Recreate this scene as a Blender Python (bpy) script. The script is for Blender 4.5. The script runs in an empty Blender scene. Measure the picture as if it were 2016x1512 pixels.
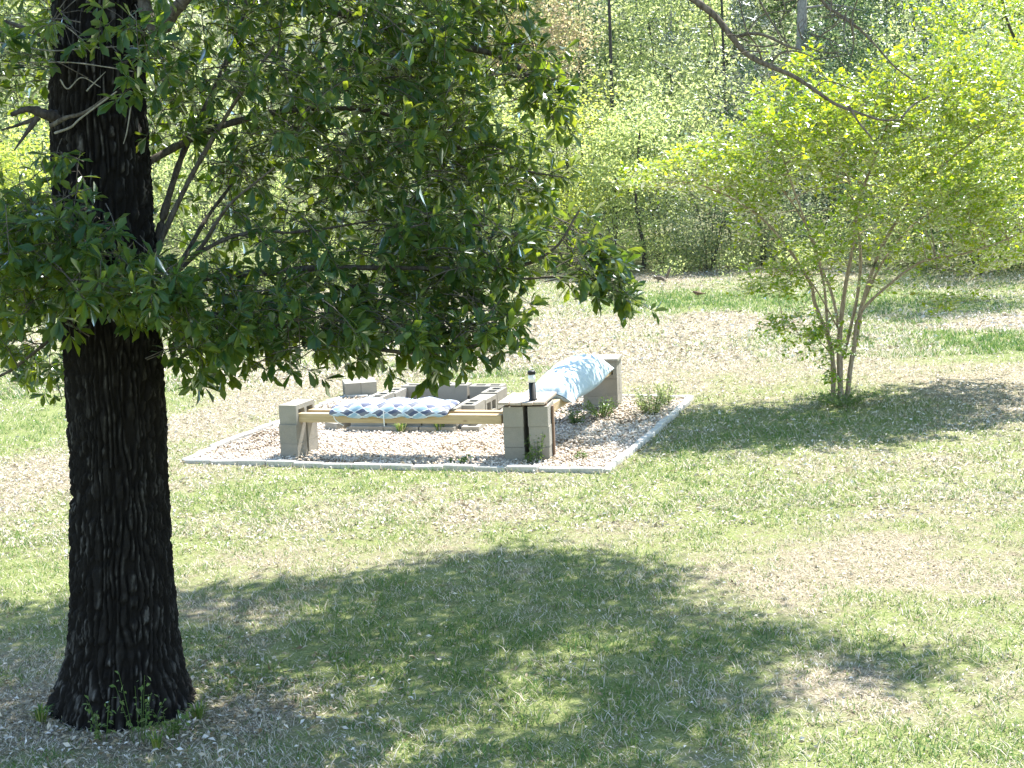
import bpy, bmesh, math, random
import numpy as np
from mathutils import Matrix, Vector, Euler

rnd = random.Random(7)
rng = np.random.default_rng(11)
SC = bpy.context.scene
COL = SC.collection

# ------------------------------------------------------------------ camera
F_PX, H_CAM = 3100.0, 3.048
PITCH, ROLL = math.radians(8.7295), math.radians(2.6)
FWD = np.array([0, math.cos(PITCH), -math.sin(PITCH)])
UPV = np.array([0, math.sin(PITCH), math.cos(PITCH)])
RGT = np.array([1.0, 0, 0])
cam_data = bpy.data.cameras.new('camera')
cam = bpy.data.objects.new('camera', cam_data)
COL.objects.link(cam)
c_r = RGT * math.cos(ROLL) - UPV * math.sin(ROLL)
c_u = RGT * math.sin(ROLL) + UPV * math.cos(ROLL)
M = Matrix.Identity(4)
for i in range(3):
    M[i][0], M[i][1], M[i][2] = c_r[i], c_u[i], -FWD[i]
M[2][3] = H_CAM
cam.matrix_world = M
cam_data.sensor_width = 36.0
cam_data.lens = F_PX / 2016 * 36.0
cam_data.clip_start, cam_data.clip_end = 0.1, 2000
SC.camera = cam

# ------------------------------------------------------------------ light
SUN_AZ, SUN_EL = math.radians(38), math.radians(57)      # azimuth to the right of straight ahead (+Y)
sun_dir = np.array([math.sin(SUN_AZ) * math.cos(SUN_EL), math.cos(SUN_AZ) * math.cos(SUN_EL), math.sin(SUN_EL)])
world = bpy.data.worlds.new('World')
SC.world = world
world.use_nodes = True
wn = world.node_tree.nodes
wl = world.node_tree.links
wn.clear()
w_out = wn.new('ShaderNodeOutputWorld')
w_bg = wn.new('ShaderNodeBackground')
w_sky = wn.new('ShaderNodeTexSky')
w_sky.sky_type = 'NISHITA'
w_sky.sun_disc = False
w_sky.sun_elevation = SUN_EL
w_sky.sun_rotation = SUN_AZ
w_sky.air_density = 1.35
w_sky.dust_density = 0.3
w_sky.ozone_density = 2.0
w_bg.inputs['Strength'].default_value = 0.115
wl.new(w_sky.outputs[0], w_bg.inputs[0])
wl.new(w_bg.outputs[0], w_out.inputs[0])
sun_data = bpy.data.lights.new('sun', 'SUN')
sun_data.energy = 4.5
sun_data.angle = math.radians(0.53)
sun_data.color = (1.0, 0.965, 0.91)
sun = bpy.data.objects.new('sun', sun_data)
COL.objects.link(sun)
sun.location = tuple(sun_dir * 60)
sun.rotation_euler = Vector(tuple(-sun_dir)).to_track_quat('-Z', 'Y').to_euler()
SC.view_settings.view_transform = 'Standard'
SC.view_settings.look = 'None'
SC.view_settings.gamma = 1.0
SC.view_settings.use_curve_mapping = False
SC.view_settings.exposure = 1.92
SC.render.engine = 'CYCLES'
SC.cycles.max_bounces = 12
SC.cycles.diffuse_bounces = 10
SC.cycles.transmission_bounces = 5

# ------------------------------------------------------------------ helpers
def ray(px, py):
    dx, dy = px - 1008.0, py - 756.0
    x = dx * math.cos(ROLL) - dy * math.sin(ROLL)
    y = dx * math.sin(ROLL) + dy * math.cos(ROLL)
    return FWD + RGT * (x / F_PX) - UPV * (y / F_PX)

def at(px, py, Y):
    d = ray(px, py)
    return d * (Y / d[1]) + np.array([0, 0, H_CAM])

def gp(px, py, z=0.0):
    d = ray(px, py)
    return d * ((H_CAM - z) / -d[2]) + np.array([0, 0, H_CAM])

def unit(a):
    return a / np.maximum(np.linalg.norm(a, axis=-1, keepdims=True), 1e-9)

_tab = np.random.default_rng(5).random(65536)
def _hash(i, j, s):
    return _tab[((i * 7349 + j * 15731 + s * 2377) ^ (i * j * 31 + 97 * j)) & 65535]

def vnoise(x, y, s=0, wrap=None):
    x = np.asarray(x, float); y = np.asarray(y, float)
    i = np.floor(x).astype(np.int64); j = np.floor(y).astype(np.int64)
    fx = x - i; fy = y - j
    fx = fx * fx * (3 - 2 * fx); fy = fy * fy * (3 - 2 * fy)
    i1 = i + 1
    if wrap:
        i = i % wrap; i1 = i1 % wrap
    a = _hash(i, j, s); b = _hash(i1, j, s); c = _hash(i, j + 1, s); d = _hash(i1, j + 1, s)
    return (a * (1 - fx) + b * fx) * (1 - fy) + (c * (1 - fx) + d * fx) * fy

def fbm(x, y, s=0, o=4):
    t = 0; a = 0.5; n = 0
    for k in range(o):
        t = t + a * vnoise(x * 2 ** k, y * 2 ** k, s + k * 13); n += a; a *= 0.55
    return t / n

def sstep(a, b, x):
    t = np.clip((x - a) / (b - a), 0, 1)
    return t * t * (3 - 2 * t)

def mk_mesh(name, V, F, mat=None, tint=None, smooth=False, vattr=None):
    V = np.ascontiguousarray(V, dtype=np.float32); F = np.ascontiguousarray(F, dtype=np.int32)
    n, k = F.shape
    me = bpy.data.meshes.new(name)
    me.vertices.add(len(V)); me.vertices.foreach_set('co', V.ravel())
    me.loops.add(n * k); me.loops.foreach_set('vertex_index', F.ravel())
    me.polygons.add(n)
    me.polygons.foreach_set('loop_start', np.arange(0, n * k, k, dtype=np.int32))
    me.polygons.foreach_set('loop_total', np.full(n, k, dtype=np.int32))
    if smooth:
        me.polygons.foreach_set('use_smooth', np.ones(n, dtype=bool))
    me.update(calc_edges=True)
    if tint is not None:
        a = me.attributes.new('tint', 'FLOAT', 'FACE'); a.data.foreach_set('value', np.asarray(tint, np.float32))
    if vattr:
        for nm, vals in vattr.items():
            a = me.attributes.new(nm, 'FLOAT', 'POINT'); a.data.foreach_set('value', np.asarray(vals, np.float32))
    if mat:
        me.materials.append(mat)
    return me

def link(name, me, parent=None, loc=None, rot=None, kind=None):
    o = bpy.data.objects.new(name, me)
    COL.objects.link(o)
    if parent:
        o.parent = parent
    if loc is not None:
        o.location = tuple(loc)
    if rot is not None:
        o.rotation_euler = rot
    if kind:
        o['kind'] = kind
    return o

def tag(o, label, cat, group=None):
    o['label'] = label; o['category'] = cat
    if group:
        o['group'] = group
    return o

def thing(name, label, cat, loc=(0, 0, 0), group=None):
    o = bpy.data.objects.new(name, None)
    o.empty_display_size = 0.1
    COL.objects.link(o); o.location = tuple(loc)
    return tag(o, label, cat, group)

def join(parts):
    Vs, Fs, b = [], [], 0
    for V, F in parts:
        Vs.append(V); Fs.append(np.asarray(F) + b); b += len(V)
    return np.concatenate(Vs), np.concatenate(Fs)

def curve_pts(P, n):
    P = np.asarray(P, float)
    if len(P) == 2:
        t = np.linspace(0, 1, n)[:, None]
        return P[0] * (1 - t) + P[1] * t
    Q = np.vstack([2 * P[0] - P[1], P, 2 * P[-1] - P[-2]])
    out = []
    m = len(P) - 1
    for u in np.linspace(0, m, n):
        i = min(int(u), m - 1); t = u - i
        p0, p1, p2, p3 = Q[i], Q[i + 1], Q[i + 2], Q[i + 3]
        out.append(0.5 * ((2 * p1) + (-p0 + p2) * t + (2 * p0 - 5 * p1 + 4 * p2 - p3) * t * t + (-p0 + 3 * p1 - 3 * p2 + p3) * t ** 3))
    return np.array(out)

def tube(P, r0, r1, sides=6, n=None, knob=0.0, seed=0):
    C = curve_pts(P, n or max(3, 4 * len(P)))
    m = len(C)
    T = unit(np.gradient(C, axis=0))
    ref = np.where(np.abs(T[:, 2:3]) > 0.9, np.array([[1.0, 0, 0]]), np.array([[0, 0, 1.0]]))
    A = unit(np.cross(T, ref)); B = np.cross(T, A)
    th = np.linspace(0, 2 * np.pi, sides, endpoint=False)
    R = np.linspace(r0, r1, m)
    if knob:
        R = R * (1 + knob * (np.random.default_rng(seed).random(m) - 0.4))
    V = C[:, None, :] + R[:, None, None] * (np.cos(th)[None, :, None] * A[:, None, :] + np.sin(th)[None, :, None] * B[:, None, :])
    V = V.reshape(-1, 3)
    i = np.arange(m - 1)[:, None] * sides; j = np.arange(sides)[None, :]
    F = np.stack([i + j, i + (j + 1) % sides, i + sides + (j + 1) % sides, i + sides + j], -1).reshape(-1, 4)
    cap = np.array([[m * sides - sides + a for a in (0, 1, 2, 3)]]) if sides == 4 else np.array([[m * sides - sides + a for a in (0, sides // 3, sides // 2, 2 * sides // 3 + 0)]])
    return V, F

# leaf templates: (across, along, up)
LEAF8_V = np.array([(0, 0, 0), (-.30, .35, .05), (0, .35, 0), (.30, .35, .05), (-.5, .70, .06), (0, .70, -.01), (.5, .70, .06), (0, 1, -.06)])
LEAF8_F = np.array([(0, 2, 1), (0, 3, 2), (1, 2, 5), (1, 5, 4), (2, 3, 6), (2, 6, 5), (4, 5, 7), (5, 6, 7)])
KITE_V = np.array([(0, 0, 0), (-.5, .5, .1), (0, 1, -.03), (.5, .5, .1)])
KITE_F = np.array([(0, 2, 1), (0, 3, 2)])

def leaf_geo(P, D, N, L, W, TV=KITE_V, TF=KITE_F):
    D = unit(D); S = unit(np.cross(D, N)); U = np.cross(S, D)
    L = np.asarray(L)[:, None, None]; W = np.asarray(W)[:, None, None]
    V = P[:, None, :] + TV[None, :, 0:1] * W * S[:, None, :] + TV[None, :, 1:2] * L * D[:, None, :] + TV[None, :, 2:3] * L * U[:, None, :]
    n, m = len(P), len(TV)
    F = (np.arange(n)[:, None, None] * m + TF[None]).reshape(-1, 3)
    return V.reshape(-1, 3), F

def rdir(n, up=0.0, g=rng):
    v = g.normal(size=(n, 3)); v[:, 2] += up
    return unit(v)

# ------------------------------------------------------------------ materials
def new_mat(name):
    m = bpy.data.materials.new(name); m.use_nodes = True
    nt = m.node_tree; nt.nodes.clear()
    out = nt.nodes.new('ShaderNodeOutputMaterial')
    return m, nt.nodes, nt.links, out

def mixc(N, L, fac, a, b, blend='MIX'):
    n = N.new('ShaderNodeMix'); n.data_type = 'RGBA'; n.blend_type = blend
    for k, v in ((0, fac), (6, a), (7, b)):
        if hasattr(v, 'links'):
            L.new(v, n.inputs[k])
        elif k == 0:
            n.inputs[0].default_value = v
        else:
            n.inputs[k].default_value = (*v, 1)
    return n.outputs[2]

def noise(N, L, scale, detail=4, rough=0.6, vec=None, dist=0.0):
    n = N.new('ShaderNodeTexNoise')
    n.inputs['Scale'].default_value = scale; n.inputs['Detail'].default_value = detail
    n.inputs['Roughness'].default_value = rough; n.inputs['Distortion'].default_value = dist
    if vec is not None:
        L.new(vec, n.inputs['Vector'])
    return n.outputs['Fac']

def ramp(N, L, src, a, b, lo=0.0, hi=1.0):
    n = N.new('ShaderNodeMapRange')
    n.inputs['From Min'].default_value = a; n.inputs['From Max'].default_value = b
    n.inputs['To Min'].default_value = lo; n.inputs['To Max'].default_value = hi
    L.new(src, n.inputs['Value'])
    return n.outputs[0]

def math_n(N, L, op, a, b=None, c=None):
    n = N.new('ShaderNodeMath'); n.operation = op
    for k, v in enumerate((a, b, c)):
        if v is None:
            continue
        if hasattr(v, 'links'):
            L.new(v, n.inputs[k])
        else:
            n.inputs[k].default_value = v
    return n.outputs[0]

def attr(N, name):
    n = N.new('ShaderNodeAttribute'); n.attribute_name = name
    return n.outputs['Fac']

def mat_leaf(name, d1, d2, t1, t2, trans=0.45, gloss=0.10, rough=0.38):
    m, N, L, out = new_mat(name)
    tn = attr(N, 'tint')
    dc = mixc(N, L, tn, d1, d2); tc = mixc(N, L, tn, t1, t2)
    df = N.new('ShaderNodeBsdfDiffuse'); tr = N.new('ShaderNodeBsdfTranslucent'); gl = N.new('ShaderNodeBsdfGlossy')
    gl.inputs['Roughness'].default_value = rough; gl.inputs['Color'].default_value = (.9, .95, 1, 1)
    L.new(dc, df.inputs['Color']); L.new(tc, tr.inputs['Color'])
    mx = N.new('ShaderNodeMixShader'); mx.inputs[0].default_value = trans
    L.new(df.outputs[0], mx.inputs[1]); L.new(tr.outputs[0], mx.inputs[2])
    m2 = N.new('ShaderNodeMixShader')
    fr = N.new('ShaderNodeFresnel'); fr.inputs[0].default_value = 1.4
    L.new(math_n(N, L, 'MULTIPLY', fr.outputs[0], gloss * 3), m2.inputs[0])
    L.new(mx.outputs[0], m2.inputs[1]); L.new(gl.outputs[0], m2.inputs[2])
    L.new(m2.outputs[0], out.inputs[0])
    return m

def mat_simple(name, c1, c2, scale=20, rough=0.85, bump=0.3, bscale=60, detail=5, spec=0.3, dist=0.01):
    m, N, L, out = new_mat(name)
    p = N.new('ShaderNodeBsdfPrincipled')
    tc = N.new('ShaderNodeTexCoord').outputs['Object']
    col = mixc(N, L, ramp(N, L, noise(N, L, scale, detail, .65, tc), .3, .7), c1, c2)
    L.new(col, p.inputs['Base Color'])
    p.inputs['Roughness'].default_value = rough
    p.inputs['Specular IOR Level'].default_value = spec
    if bump:
        b = N.new('ShaderNodeBump'); b.inputs['Strength'].default_value = bump; b.inputs['Distance'].default_value = dist
        L.new(noise(N, L, bscale, 4, .7, tc), b.inputs['Height']); L.new(b.outputs[0], p.inputs['Normal'])
    L.new(p.outputs[0], out.inputs[0])
    return m

def mat_concrete():
    m, N, L, out = new_mat('concrete')
    p = N.new('ShaderNodeBsdfPrincipled')
    geo = N.new('ShaderNodeNewGeometry').outputs['Position']
    oi = N.new('ShaderNodeObjectInfo').outputs['Random']
    base = mixc(N, L, oi, (.215, .20, .168), (.295, .275, .232))
    big = ramp(N, L, noise(N, L, 3.2, 3, .6, geo, .4), .50, .60)
    col = mixc(N, L, math_n(N, L, 'MULTIPLY', big, .35), base, (.165, .15, .12))
    fine = ramp(N, L, noise(N, L, 140, 3, .8, geo), .3, .75)
    col = mixc(N, L, math_n(N, L, 'MULTIPLY', fine, .35), col, (.43, .41, .36))
    L.new(col, p.inputs['Base Color'])
    p.inputs['Roughness'].default_value = .93; p.inputs['Specular IOR Level'].default_value = .2
    b = N.new('ShaderNodeBump'); b.inputs['Strength'].default_value = .55; b.inputs['Distance'].default_value = .006
    L.new(noise(N, L, 180, 3, .8, geo), b.inputs['Height']); L.new(b.outputs[0], p.inputs['Normal'])
    L.new(p.outputs[0], out.inputs[0])
    return m

def mat_wood(name, c1, c2, axis_scale=(1.2, 22, 22), knots=None, rough=.7):
    m, N, L, out = new_mat(name)
    p = N.new('ShaderNodeBsdfPrincipled')
    tc = N.new('ShaderNodeTexCoord').outputs['Object']
    mp = N.new('ShaderNodeMapping'); mp.inputs['Scale'].default_value = axis_scale
    L.new(tc, mp.inputs['Vector'])
    g = noise(N, L, 2.0, 5, .65, mp.outputs[0], 1.2)
    col = mixc(N, L, ramp(N, L, g, .35, .65), c1, c2)
    if knots:
        vo = N.new('ShaderNodeTexVoronoi'); vo.inputs['Scale'].default_value = 3.1
        mp2 = N.new('ShaderNodeMapping'); mp2.inputs['Scale'].default_value = (1, 2.6, 2.6); L.new(tc, mp2.inputs['Vector'])
        L.new(mp2.outputs[0], vo.inputs['Vector'])
        col = mixc(N, L, ramp(N, L, vo.outputs['Distance'], .06, .12, .85, 0), col, knots)
    L.new(col, p.inputs['Base Color']); p.inputs['Roughness'].default_value = rough
    b = N.new('ShaderNodeBump'); b.inputs['Strength'].default_value = .3; b.inputs['Distance'].default_value = .004
    L.new(g, b.inputs['Height']); L.new(b.outputs[0], p.inputs['Normal'])
    L.new(p.outputs[0], out.inputs[0])
    return m

def mat_bark(name, furrow, ridge, use_attr=True):
    m, N, L, out = new_mat(name)
    p = N.new('ShaderNodeBsdfPrincipled')
    geo = N.new('ShaderNodeTexCoord').outputs['Object']
    mp = N.new('ShaderNodeMapping'); mp.inputs['Scale'].default_value = (1, 1, .25); L.new(geo, mp.inputs['Vector'])
    n1 = noise(N, L, 45, 4, .7, mp.outputs[0])
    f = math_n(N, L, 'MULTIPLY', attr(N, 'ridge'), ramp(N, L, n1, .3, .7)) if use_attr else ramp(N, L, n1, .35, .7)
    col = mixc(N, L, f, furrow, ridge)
    lich = ramp(N, L, noise(N, L, 6, 4, .7, geo), .60, .72, 0, .55)
    col = mixc(N, L, math_n(N, L, 'MULTIPLY', lich, f), col, (.24, .26, .22))
    L.new(col, p.inputs['Base Color']); p.inputs['Roughness'].default_value = .95; p.inputs['Specular IOR Level'].default_value = .15
    b = N.new('ShaderNodeBump'); b.inputs['Strength'].default_value = .6; b.inputs['Distance'].default_value = .008
    L.new(noise(N, L, 90, 4, .75, mp.outputs[0]), b.inputs['Height']); L.new(b.outputs[0], p.inputs['Normal'])
    L.new(p.outputs[0], out.inputs[0])
    return m

def mat_ground():
    m, N, L, out = new_mat('lawn_soil')
    p = N.new('ShaderNodeBsdfPrincipled')
    geo = N.new('ShaderNodeNewGeometry').outputs['Position']
    lush = attr(N, 'lush')
    n1 = noise(N, L, 9, 5, .7, geo); n2 = noise(N, L, 55, 3, .75, geo)
    dry = mixc(N, L, ramp(N, L, n1, .35, .65), (.20, .165, .115), (.33, .285, .205))  # soil toned darker to carry the shadow between litter pieces
    n3 = noise(N, L, 24, 4, .8, geo); dry = mixc(N, L, ramp(N, L, n2, .50, .60), dry, (.10, .085, .055)); dry = mixc(N, L, ramp(N, L, n3, .54, .62), dry, (.105, .12, .045))
    gr = mixc(N, L, ramp(N, L, n2, .35, .65), (.085, .12, .035), (.24, .25, .10))
    f = ramp(N, L, math_n(N, L, 'ADD', lush, ramp(N, L, n1, .2, .8, -.35, .35)), .3, .75)
    col = mixc(N, L, f, dry, gr)
    wood = attr(N, 'wood')
    col = mixc(N, L, wood, col, mixc(N, L, ramp(N, L, n1, .3, .7), (.075, .085, .04), (.20, .20, .115)))  # wood floor darkened so gaps between the trees read as shade
    L.new(col, p.inputs['Base Color']); p.inputs['Roughness'].default_value = .95; p.inputs['Specular IOR Level'].default_value = .1
    b = N.new('ShaderNodeBump'); b.inputs['Strength'].default_value = .8; b.inputs['Distance'].default_value = .02
    L.new(n2, b.inputs['Height']); L.new(b.outputs[0], p.inputs['Normal'])
    L.new(p.outputs[0], out.inputs[0])
    return m

def mat_tint(name, stops, rough=.9, spec=.15, trans=0.0):
    """colour picked per piece by the 'tint' attribute"""
    m, N, L, out = new_mat(name)
    cr = N.new('ShaderNodeValToRGB'); cr.color_ramp.interpolation = 'LINEAR'
    el = cr.color_ramp.elements
    while len(el) < len(stops):
        el.new(0.5)
    for e, (pos, c) in zip(el, stops):
        e.position = pos; e.color = (*c, 1)
    L.new(attr(N, 'tint'), cr.inputs[0])
    p = N.new('ShaderNodeBsdfPrincipled')
    L.new(cr.outputs[0], p.inputs['Base Color']); p.inputs['Roughness'].default_value = rough; p.inputs['Specular IOR Level'].default_value = spec
    if trans:
        tr = N.new('ShaderNodeBsdfTranslucent'); L.new(cr.outputs[0], tr.inputs['Color'])
        mx = N.new('ShaderNodeMixShader'); mx.inputs[0].default_value = trans
        L.new(p.outputs[0], mx.inputs[1]); L.new(tr.outputs[0], mx.inputs[2]); L.new(mx.outputs[0], out.inputs[0])
    else:
        L.new(p.outputs[0], out.inputs[0])
    return m

def mat_trellis():
    m, N, L, out = new_mat('trellis_fabric')
    p = N.new('ShaderNodeBsdfPrincipled')
    uv = N.new('ShaderNodeUVMap').outputs[0]
    sx = N.new('ShaderNodeSeparateXYZ'); L.new(uv, sx.inputs[0])
    a = math_n(N, L, 'MULTIPLY', sx.outputs[0], 2 * math.pi / .17)
    b = math_n(N, L, 'MULTIPLY', sx.outputs[1], 2 * math.pi / .15)
    ca = math_n(N, L, 'COSINE', a); cb = math_n(N, L, 'COSINE', b)
    s3 = math_n(N, L, 'ADD', math_n(N, L, 'COSINE', math_n(N, L, 'MULTIPLY', a, 3)), math_n(N, L, 'COSINE', math_n(N, L, 'MULTIPLY', b, 3)))
    f = math_n(N, L, 'ADD', math_n(N, L, 'ADD', ca, cb), math_n(N, L, 'MULTIPLY', s3, .22))
    line = ramp(N, L, math_n(N, L, 'ABSOLUTE', f), .17, .27)
    # two families of cells, the second alternates along the row
    cell = math_n(N, L, 'GREATER_THAN', f, 0.0)
    alt = math_n(N, L, 'GREATER_THAN', math_n(N, L, 'SINE', math_n(N, L, 'ADD', math_n(N, L, 'MULTIPLY', a, .5), math_n(N, L, 'MULTIPLY', b, .5))), 0)
    dk = mixc(N, L, alt, (.075, .088, .145), (.165, .17, .20))
    lt = mixc(N, L, alt, (.25, .37, .46), (.38, .46, .52))
    c = mixc(N, L, cell, dk, lt)
    c = mixc(N, L, line, (.66, .68, .70), c)
    L.new(c, p.inputs['Base Color']); p.inputs['Roughness'].default_value = .85
    L.new(p.outputs[0], out.inputs[0])
    return m

def mat_bluecloth():
    m, N, L, out = new_mat('blue_print_fabric')
    p = N.new('ShaderNodeBsdfPrincipled')
    tc = N.new('ShaderNodeTexCoord').outputs['Object']
    n1 = noise(N, L, 26, 3, .6, tc, 1.8)
    c = mixc(N, L, ramp(N, L, n1, .46, .66), (.46, .535, .56), (.36, .45, .50))
    L.new(c, p.inputs['Base Color']); p.inputs['Roughness'].default_value = .85
    b = N.new('ShaderNodeBump'); b.inputs['Strength'].default_value = .5; b.inputs['Distance'].default_value = .02
    L.new(noise(N, L, 9, 2, .5, tc, 1.5), b.inputs['Height']); L.new(b.outputs[0], p.inputs['Normal'])
    L.new(p.outputs[0], out.inputs[0])
    return m

M_GROUND = mat_ground()
M_CONC = mat_concrete()
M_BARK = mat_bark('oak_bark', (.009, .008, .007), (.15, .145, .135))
M_TWIG = mat_bark('twig_bark', (.05, .042, .034), (.15, .135, .11), False)
M_BOUGH = mat_bark('bough_bark', (.075, .06, .048), (.21, .18, .15), False)
M_PALETWIG = mat_bark('lichen_twig', (.16, .15, .12), (.32, .31, .27), False)
M_MYRTLE_BARK = mat_bark('myrtle_bark', (.20, .145, .10), (.42, .35, .27), False)
M_GREYBARK = mat_bark('grey_bark', (.15, .14, .13), (.34, .33, .31), False)
M_DARKBARK = mat_bark('dark_bark', (.035, .03, .027), (.10, .09, .08), False)
M_OAK = mat_leaf('oak_leaf', (.020, .062, .024), (.045, .098, .026), (.18, .29, .016), (.44, .50, .03), .48, .17, .28)
M_MYRTLE = mat_leaf('myrtle_leaf', (.06, .14, .018), (.17, .22, .025), (.38, .58, .012), (.70, .73, .025), .62, .22, .3)
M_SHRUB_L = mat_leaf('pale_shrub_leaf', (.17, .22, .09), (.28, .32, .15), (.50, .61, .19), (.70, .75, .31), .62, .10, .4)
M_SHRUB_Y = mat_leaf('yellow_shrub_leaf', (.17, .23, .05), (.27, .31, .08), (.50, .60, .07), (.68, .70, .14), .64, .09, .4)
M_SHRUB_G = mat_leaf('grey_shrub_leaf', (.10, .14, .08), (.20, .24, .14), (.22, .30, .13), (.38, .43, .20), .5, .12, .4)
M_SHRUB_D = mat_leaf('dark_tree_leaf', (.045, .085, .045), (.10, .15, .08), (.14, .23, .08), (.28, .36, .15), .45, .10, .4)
M_WOOD = mat_leaf('woodland_leaf', (.035, .06, .035), (.30, .34, .17), (.13, .20, .06), (.70, .77, .33), .60, .10, .4)
M_RED = mat_leaf('new_growth_leaf', (.42, .31, .22), (.32, .33, .17), (.72, .55, .36), (.58, .62, .26), .55, .09, .4)
M_NEEDLE = mat_leaf('pine_needle', (.09, .13, .07), (.15, .19, .10), (.10, .14, .06), (.16, .20, .09), .3, .08, .5)
M_GRASS = mat_tint('grass_blade', [(0, (.040, .115, .036)), (.35, (.095, .19, .040)), (.6, (.24, .30, .06)), (.72, (.34, .31, .18)), (.85, (.54, .47, .36)), (1, (.74, .67, .58))], .75, .2, .35)
M_LITTER = mat_tint('dead_leaf', [(0, (.17, .125, .07)), (.3, (.34, .28, .18)), (.65, (.52, .46, .36)), (1, (.78, .74, .68))], .7, .25, .12)
M_GRAVEL = mat_tint('gravel_chip', [(0, (.17, .13, .085)), (.25, (.37, .30, .22)), (.5, (.58, .505, .42)), (1, (.76, .71, .64))], .9, .2)
M_BED = mat_simple('gravel_bed', (.32, .255, .195), (.53, .46, .385), 14, .95, .8, 90, dist=.02)
M_PAVER = mat_simple('pale_paver', (.36, .345, .31), (.52, .50, .455), 25, .9, .4, 120, dist=.004)
M_BEAM = mat_wood('pine_beam', (.38, .27, .14), (.50, .38, .22), knots=(.20, .11, .05))
M_PLANK = mat_wood('weathered_plank', (.30, .24, .18), (.44, .37, .30), (2, 40, 40))
M_STAKE = mat_wood('brown_board', (.14, .085, .05), (.22, .14, .09))
M_BLACK = mat_simple('black_plastic', (.012, .012, .012), (.02, .02, .02), 30, .45, 0)
M_LENS = mat_simple('frosted_lens', (.74, .74, .72), (.80, .80, .78), 8, .35, 0, spec=.5)
M_TRELLIS = mat_trellis()
M_BLUE = mat_bluecloth()
M_TIE = mat_simple('white_tie', (.75, .75, .73), (.8, .8, .78), 30, .8, 0)
M_FUR = mat_simple('grey_brown_fur', (.10, .075, .055), (.20, .16, .12), 60, .95, .3, 200)
M_BIRD = mat_simple('brown_feather', (.12, .075, .045), (.17, .11, .07), 60, .9, 0)
M_BREAST = mat_simple('buff_breast', (.50, .30, .16), (.60, .40, .24), 60, .9, 0)
M_WEED = mat_leaf('weed_leaf', (.07, .13, .035), (.14, .20, .06), (.14, .24, .04), (.26, .34, .08), .4, .08, .4)

# ------------------------------------------------------------------ pit frame
P_FL, P_FR, P_BR, P_BL = gp(365, 911)[:2], gp(1188, 931)[:2], gp(1358, 787)[:2], gp(678, 786)[:2]
E1 = unit(P_FR - P_FL); E2 = unit(P_BR - P_FR)
YAW = math.atan2(E1[1], E1[0])

def in_quad(x, y, Q, pad=0.0):
    c = sum(np.asarray(q) for q in Q) / 4
    ok = np.ones(np.shape(x), bool)
    for i in range(4):
        a = np.asarray(Q[i]); b = np.asarray(Q[(i + 1) % 4]); e = unit(b - a)
        d = e[0] * (y - a[1]) - e[1] * (x - a[0])
        ok &= d > -pad
    return ok
PIT = [P_FL, P_FR, P_BR, P_BL]

def pit_dist(x, y):
    """positive inside"""
    d = np.full(np.shape(x), 1e9)
    for i in range(4):
        a = np.asarray(PIT[i]); b = np.asarray(PIT[(i + 1) % 4]); e = unit(b - a)
        d = np.minimum(d, e[0] * (y - a[1]) - e[1] * (x - a[0]))
    return d

def hill(x, y):
    return 13.5 * sstep(38, 96, y + 2 * vnoise(x * .05, y * .05, 3)) + 0.4 * sstep(28, 45, y) * (fbm(x * .11, y * .11, 9) - .5)

def gz(x, y):
    x = np.asarray(x, float); y = np.asarray(y, float)
    u = 0.07 * (fbm(x * .22, y * .22, 21) - .5) + .03 * (fbm(x * .9, y * .9, 31) - .5)
    k = 1 - sstep(-.9, -.1, pit_dist(x, y))
    fl = np.clip(np.hypot(x + 2.2, y - 8.4) / 1.2, 0, 1)
    fm = np.clip(np.hypot(x - 3.66, y - 17.5) / 1.2, 0, 1)
    return u * k * fl * fm + hill(x, y)

# lushness: green patches (+) and dry patches (-), given where they lie on the lawn
SPOTS = [(1400, 596, 240, 18, 1.0), (1330, 590, 110, 22, .5), (1850, 600, 220, 26, .6), (1960, 675, 120, 26, .75), (1540, 672, 60, 18, .5),
         (60, 840, 110, 45, .6), (200, 800, 120, 50, .5), (750, 955, 480, 34, .42), (480, 1020, 180, 50, .25), (960, 742, 110, 26, .5),
         (1450, 1060, 220, 60, .32), (1300, 945, 150, 40, .2), (1000, 590, 200, 12, .35), (1650, 840, 330, 55, .35), (900, 1300, 550, 130, .35),
         (1720, 1280, 40, 30, .5), (1900, 1450, 150, 60, .2),
         (1410, 628, 75, 22, -.9), (1150, 655, 380, 42, -.5), (1970, 633, 100, 18, -1.1), (1900, 760, 170, 60, -.65), (1300, 725, 220, 40, -.45),
         (430, 830, 130, 60, -.45), (60, 950, 110, 50, -.6), (1700, 1110, 260, 70, -.5), (1640, 1340, 120, 40, -.6), (470, 1390, 110, 40, -.7),
         (60, 1370, 90, 60, -.7), (250, 1480, 200, 30, -.5), (900, 600, 250, 20, -.5), (1250, 545, 150, 10, -.7), (620, 750, 200, 30, -.35)]
_sp = []
for cx, cy, rx, ry, v in SPOTS:
    c = gp(cx, cy); e = gp(cx + rx, cy); n_ = gp(cx, cy + ry); f_ = gp(cx, cy - ry)
    _sp.append((c[0], c[1], np.hypot(*(e - c)[:2]), abs(f_[1] - n_[1]) / 2, v))

def lush(x, y):
    l = .58 + .60 * (fbm(x * .55, y * .55, 41, 4) - .5) + .8 * (fbm(x * 2.3, y * 2.3, 47, 3) - .5)
    wx = x + .5 * (vnoise(x * .9, y * .9, 77) - .5); wy = y + .9 * (vnoise(x * .9, y * .9, 78) - .5)
    for cx, cy, rx, ry, v in _sp:
        l = l + v * np.exp(-((wx - cx) / rx) ** 2 - ((wy - cy) / ry) ** 2)
    return l

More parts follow.
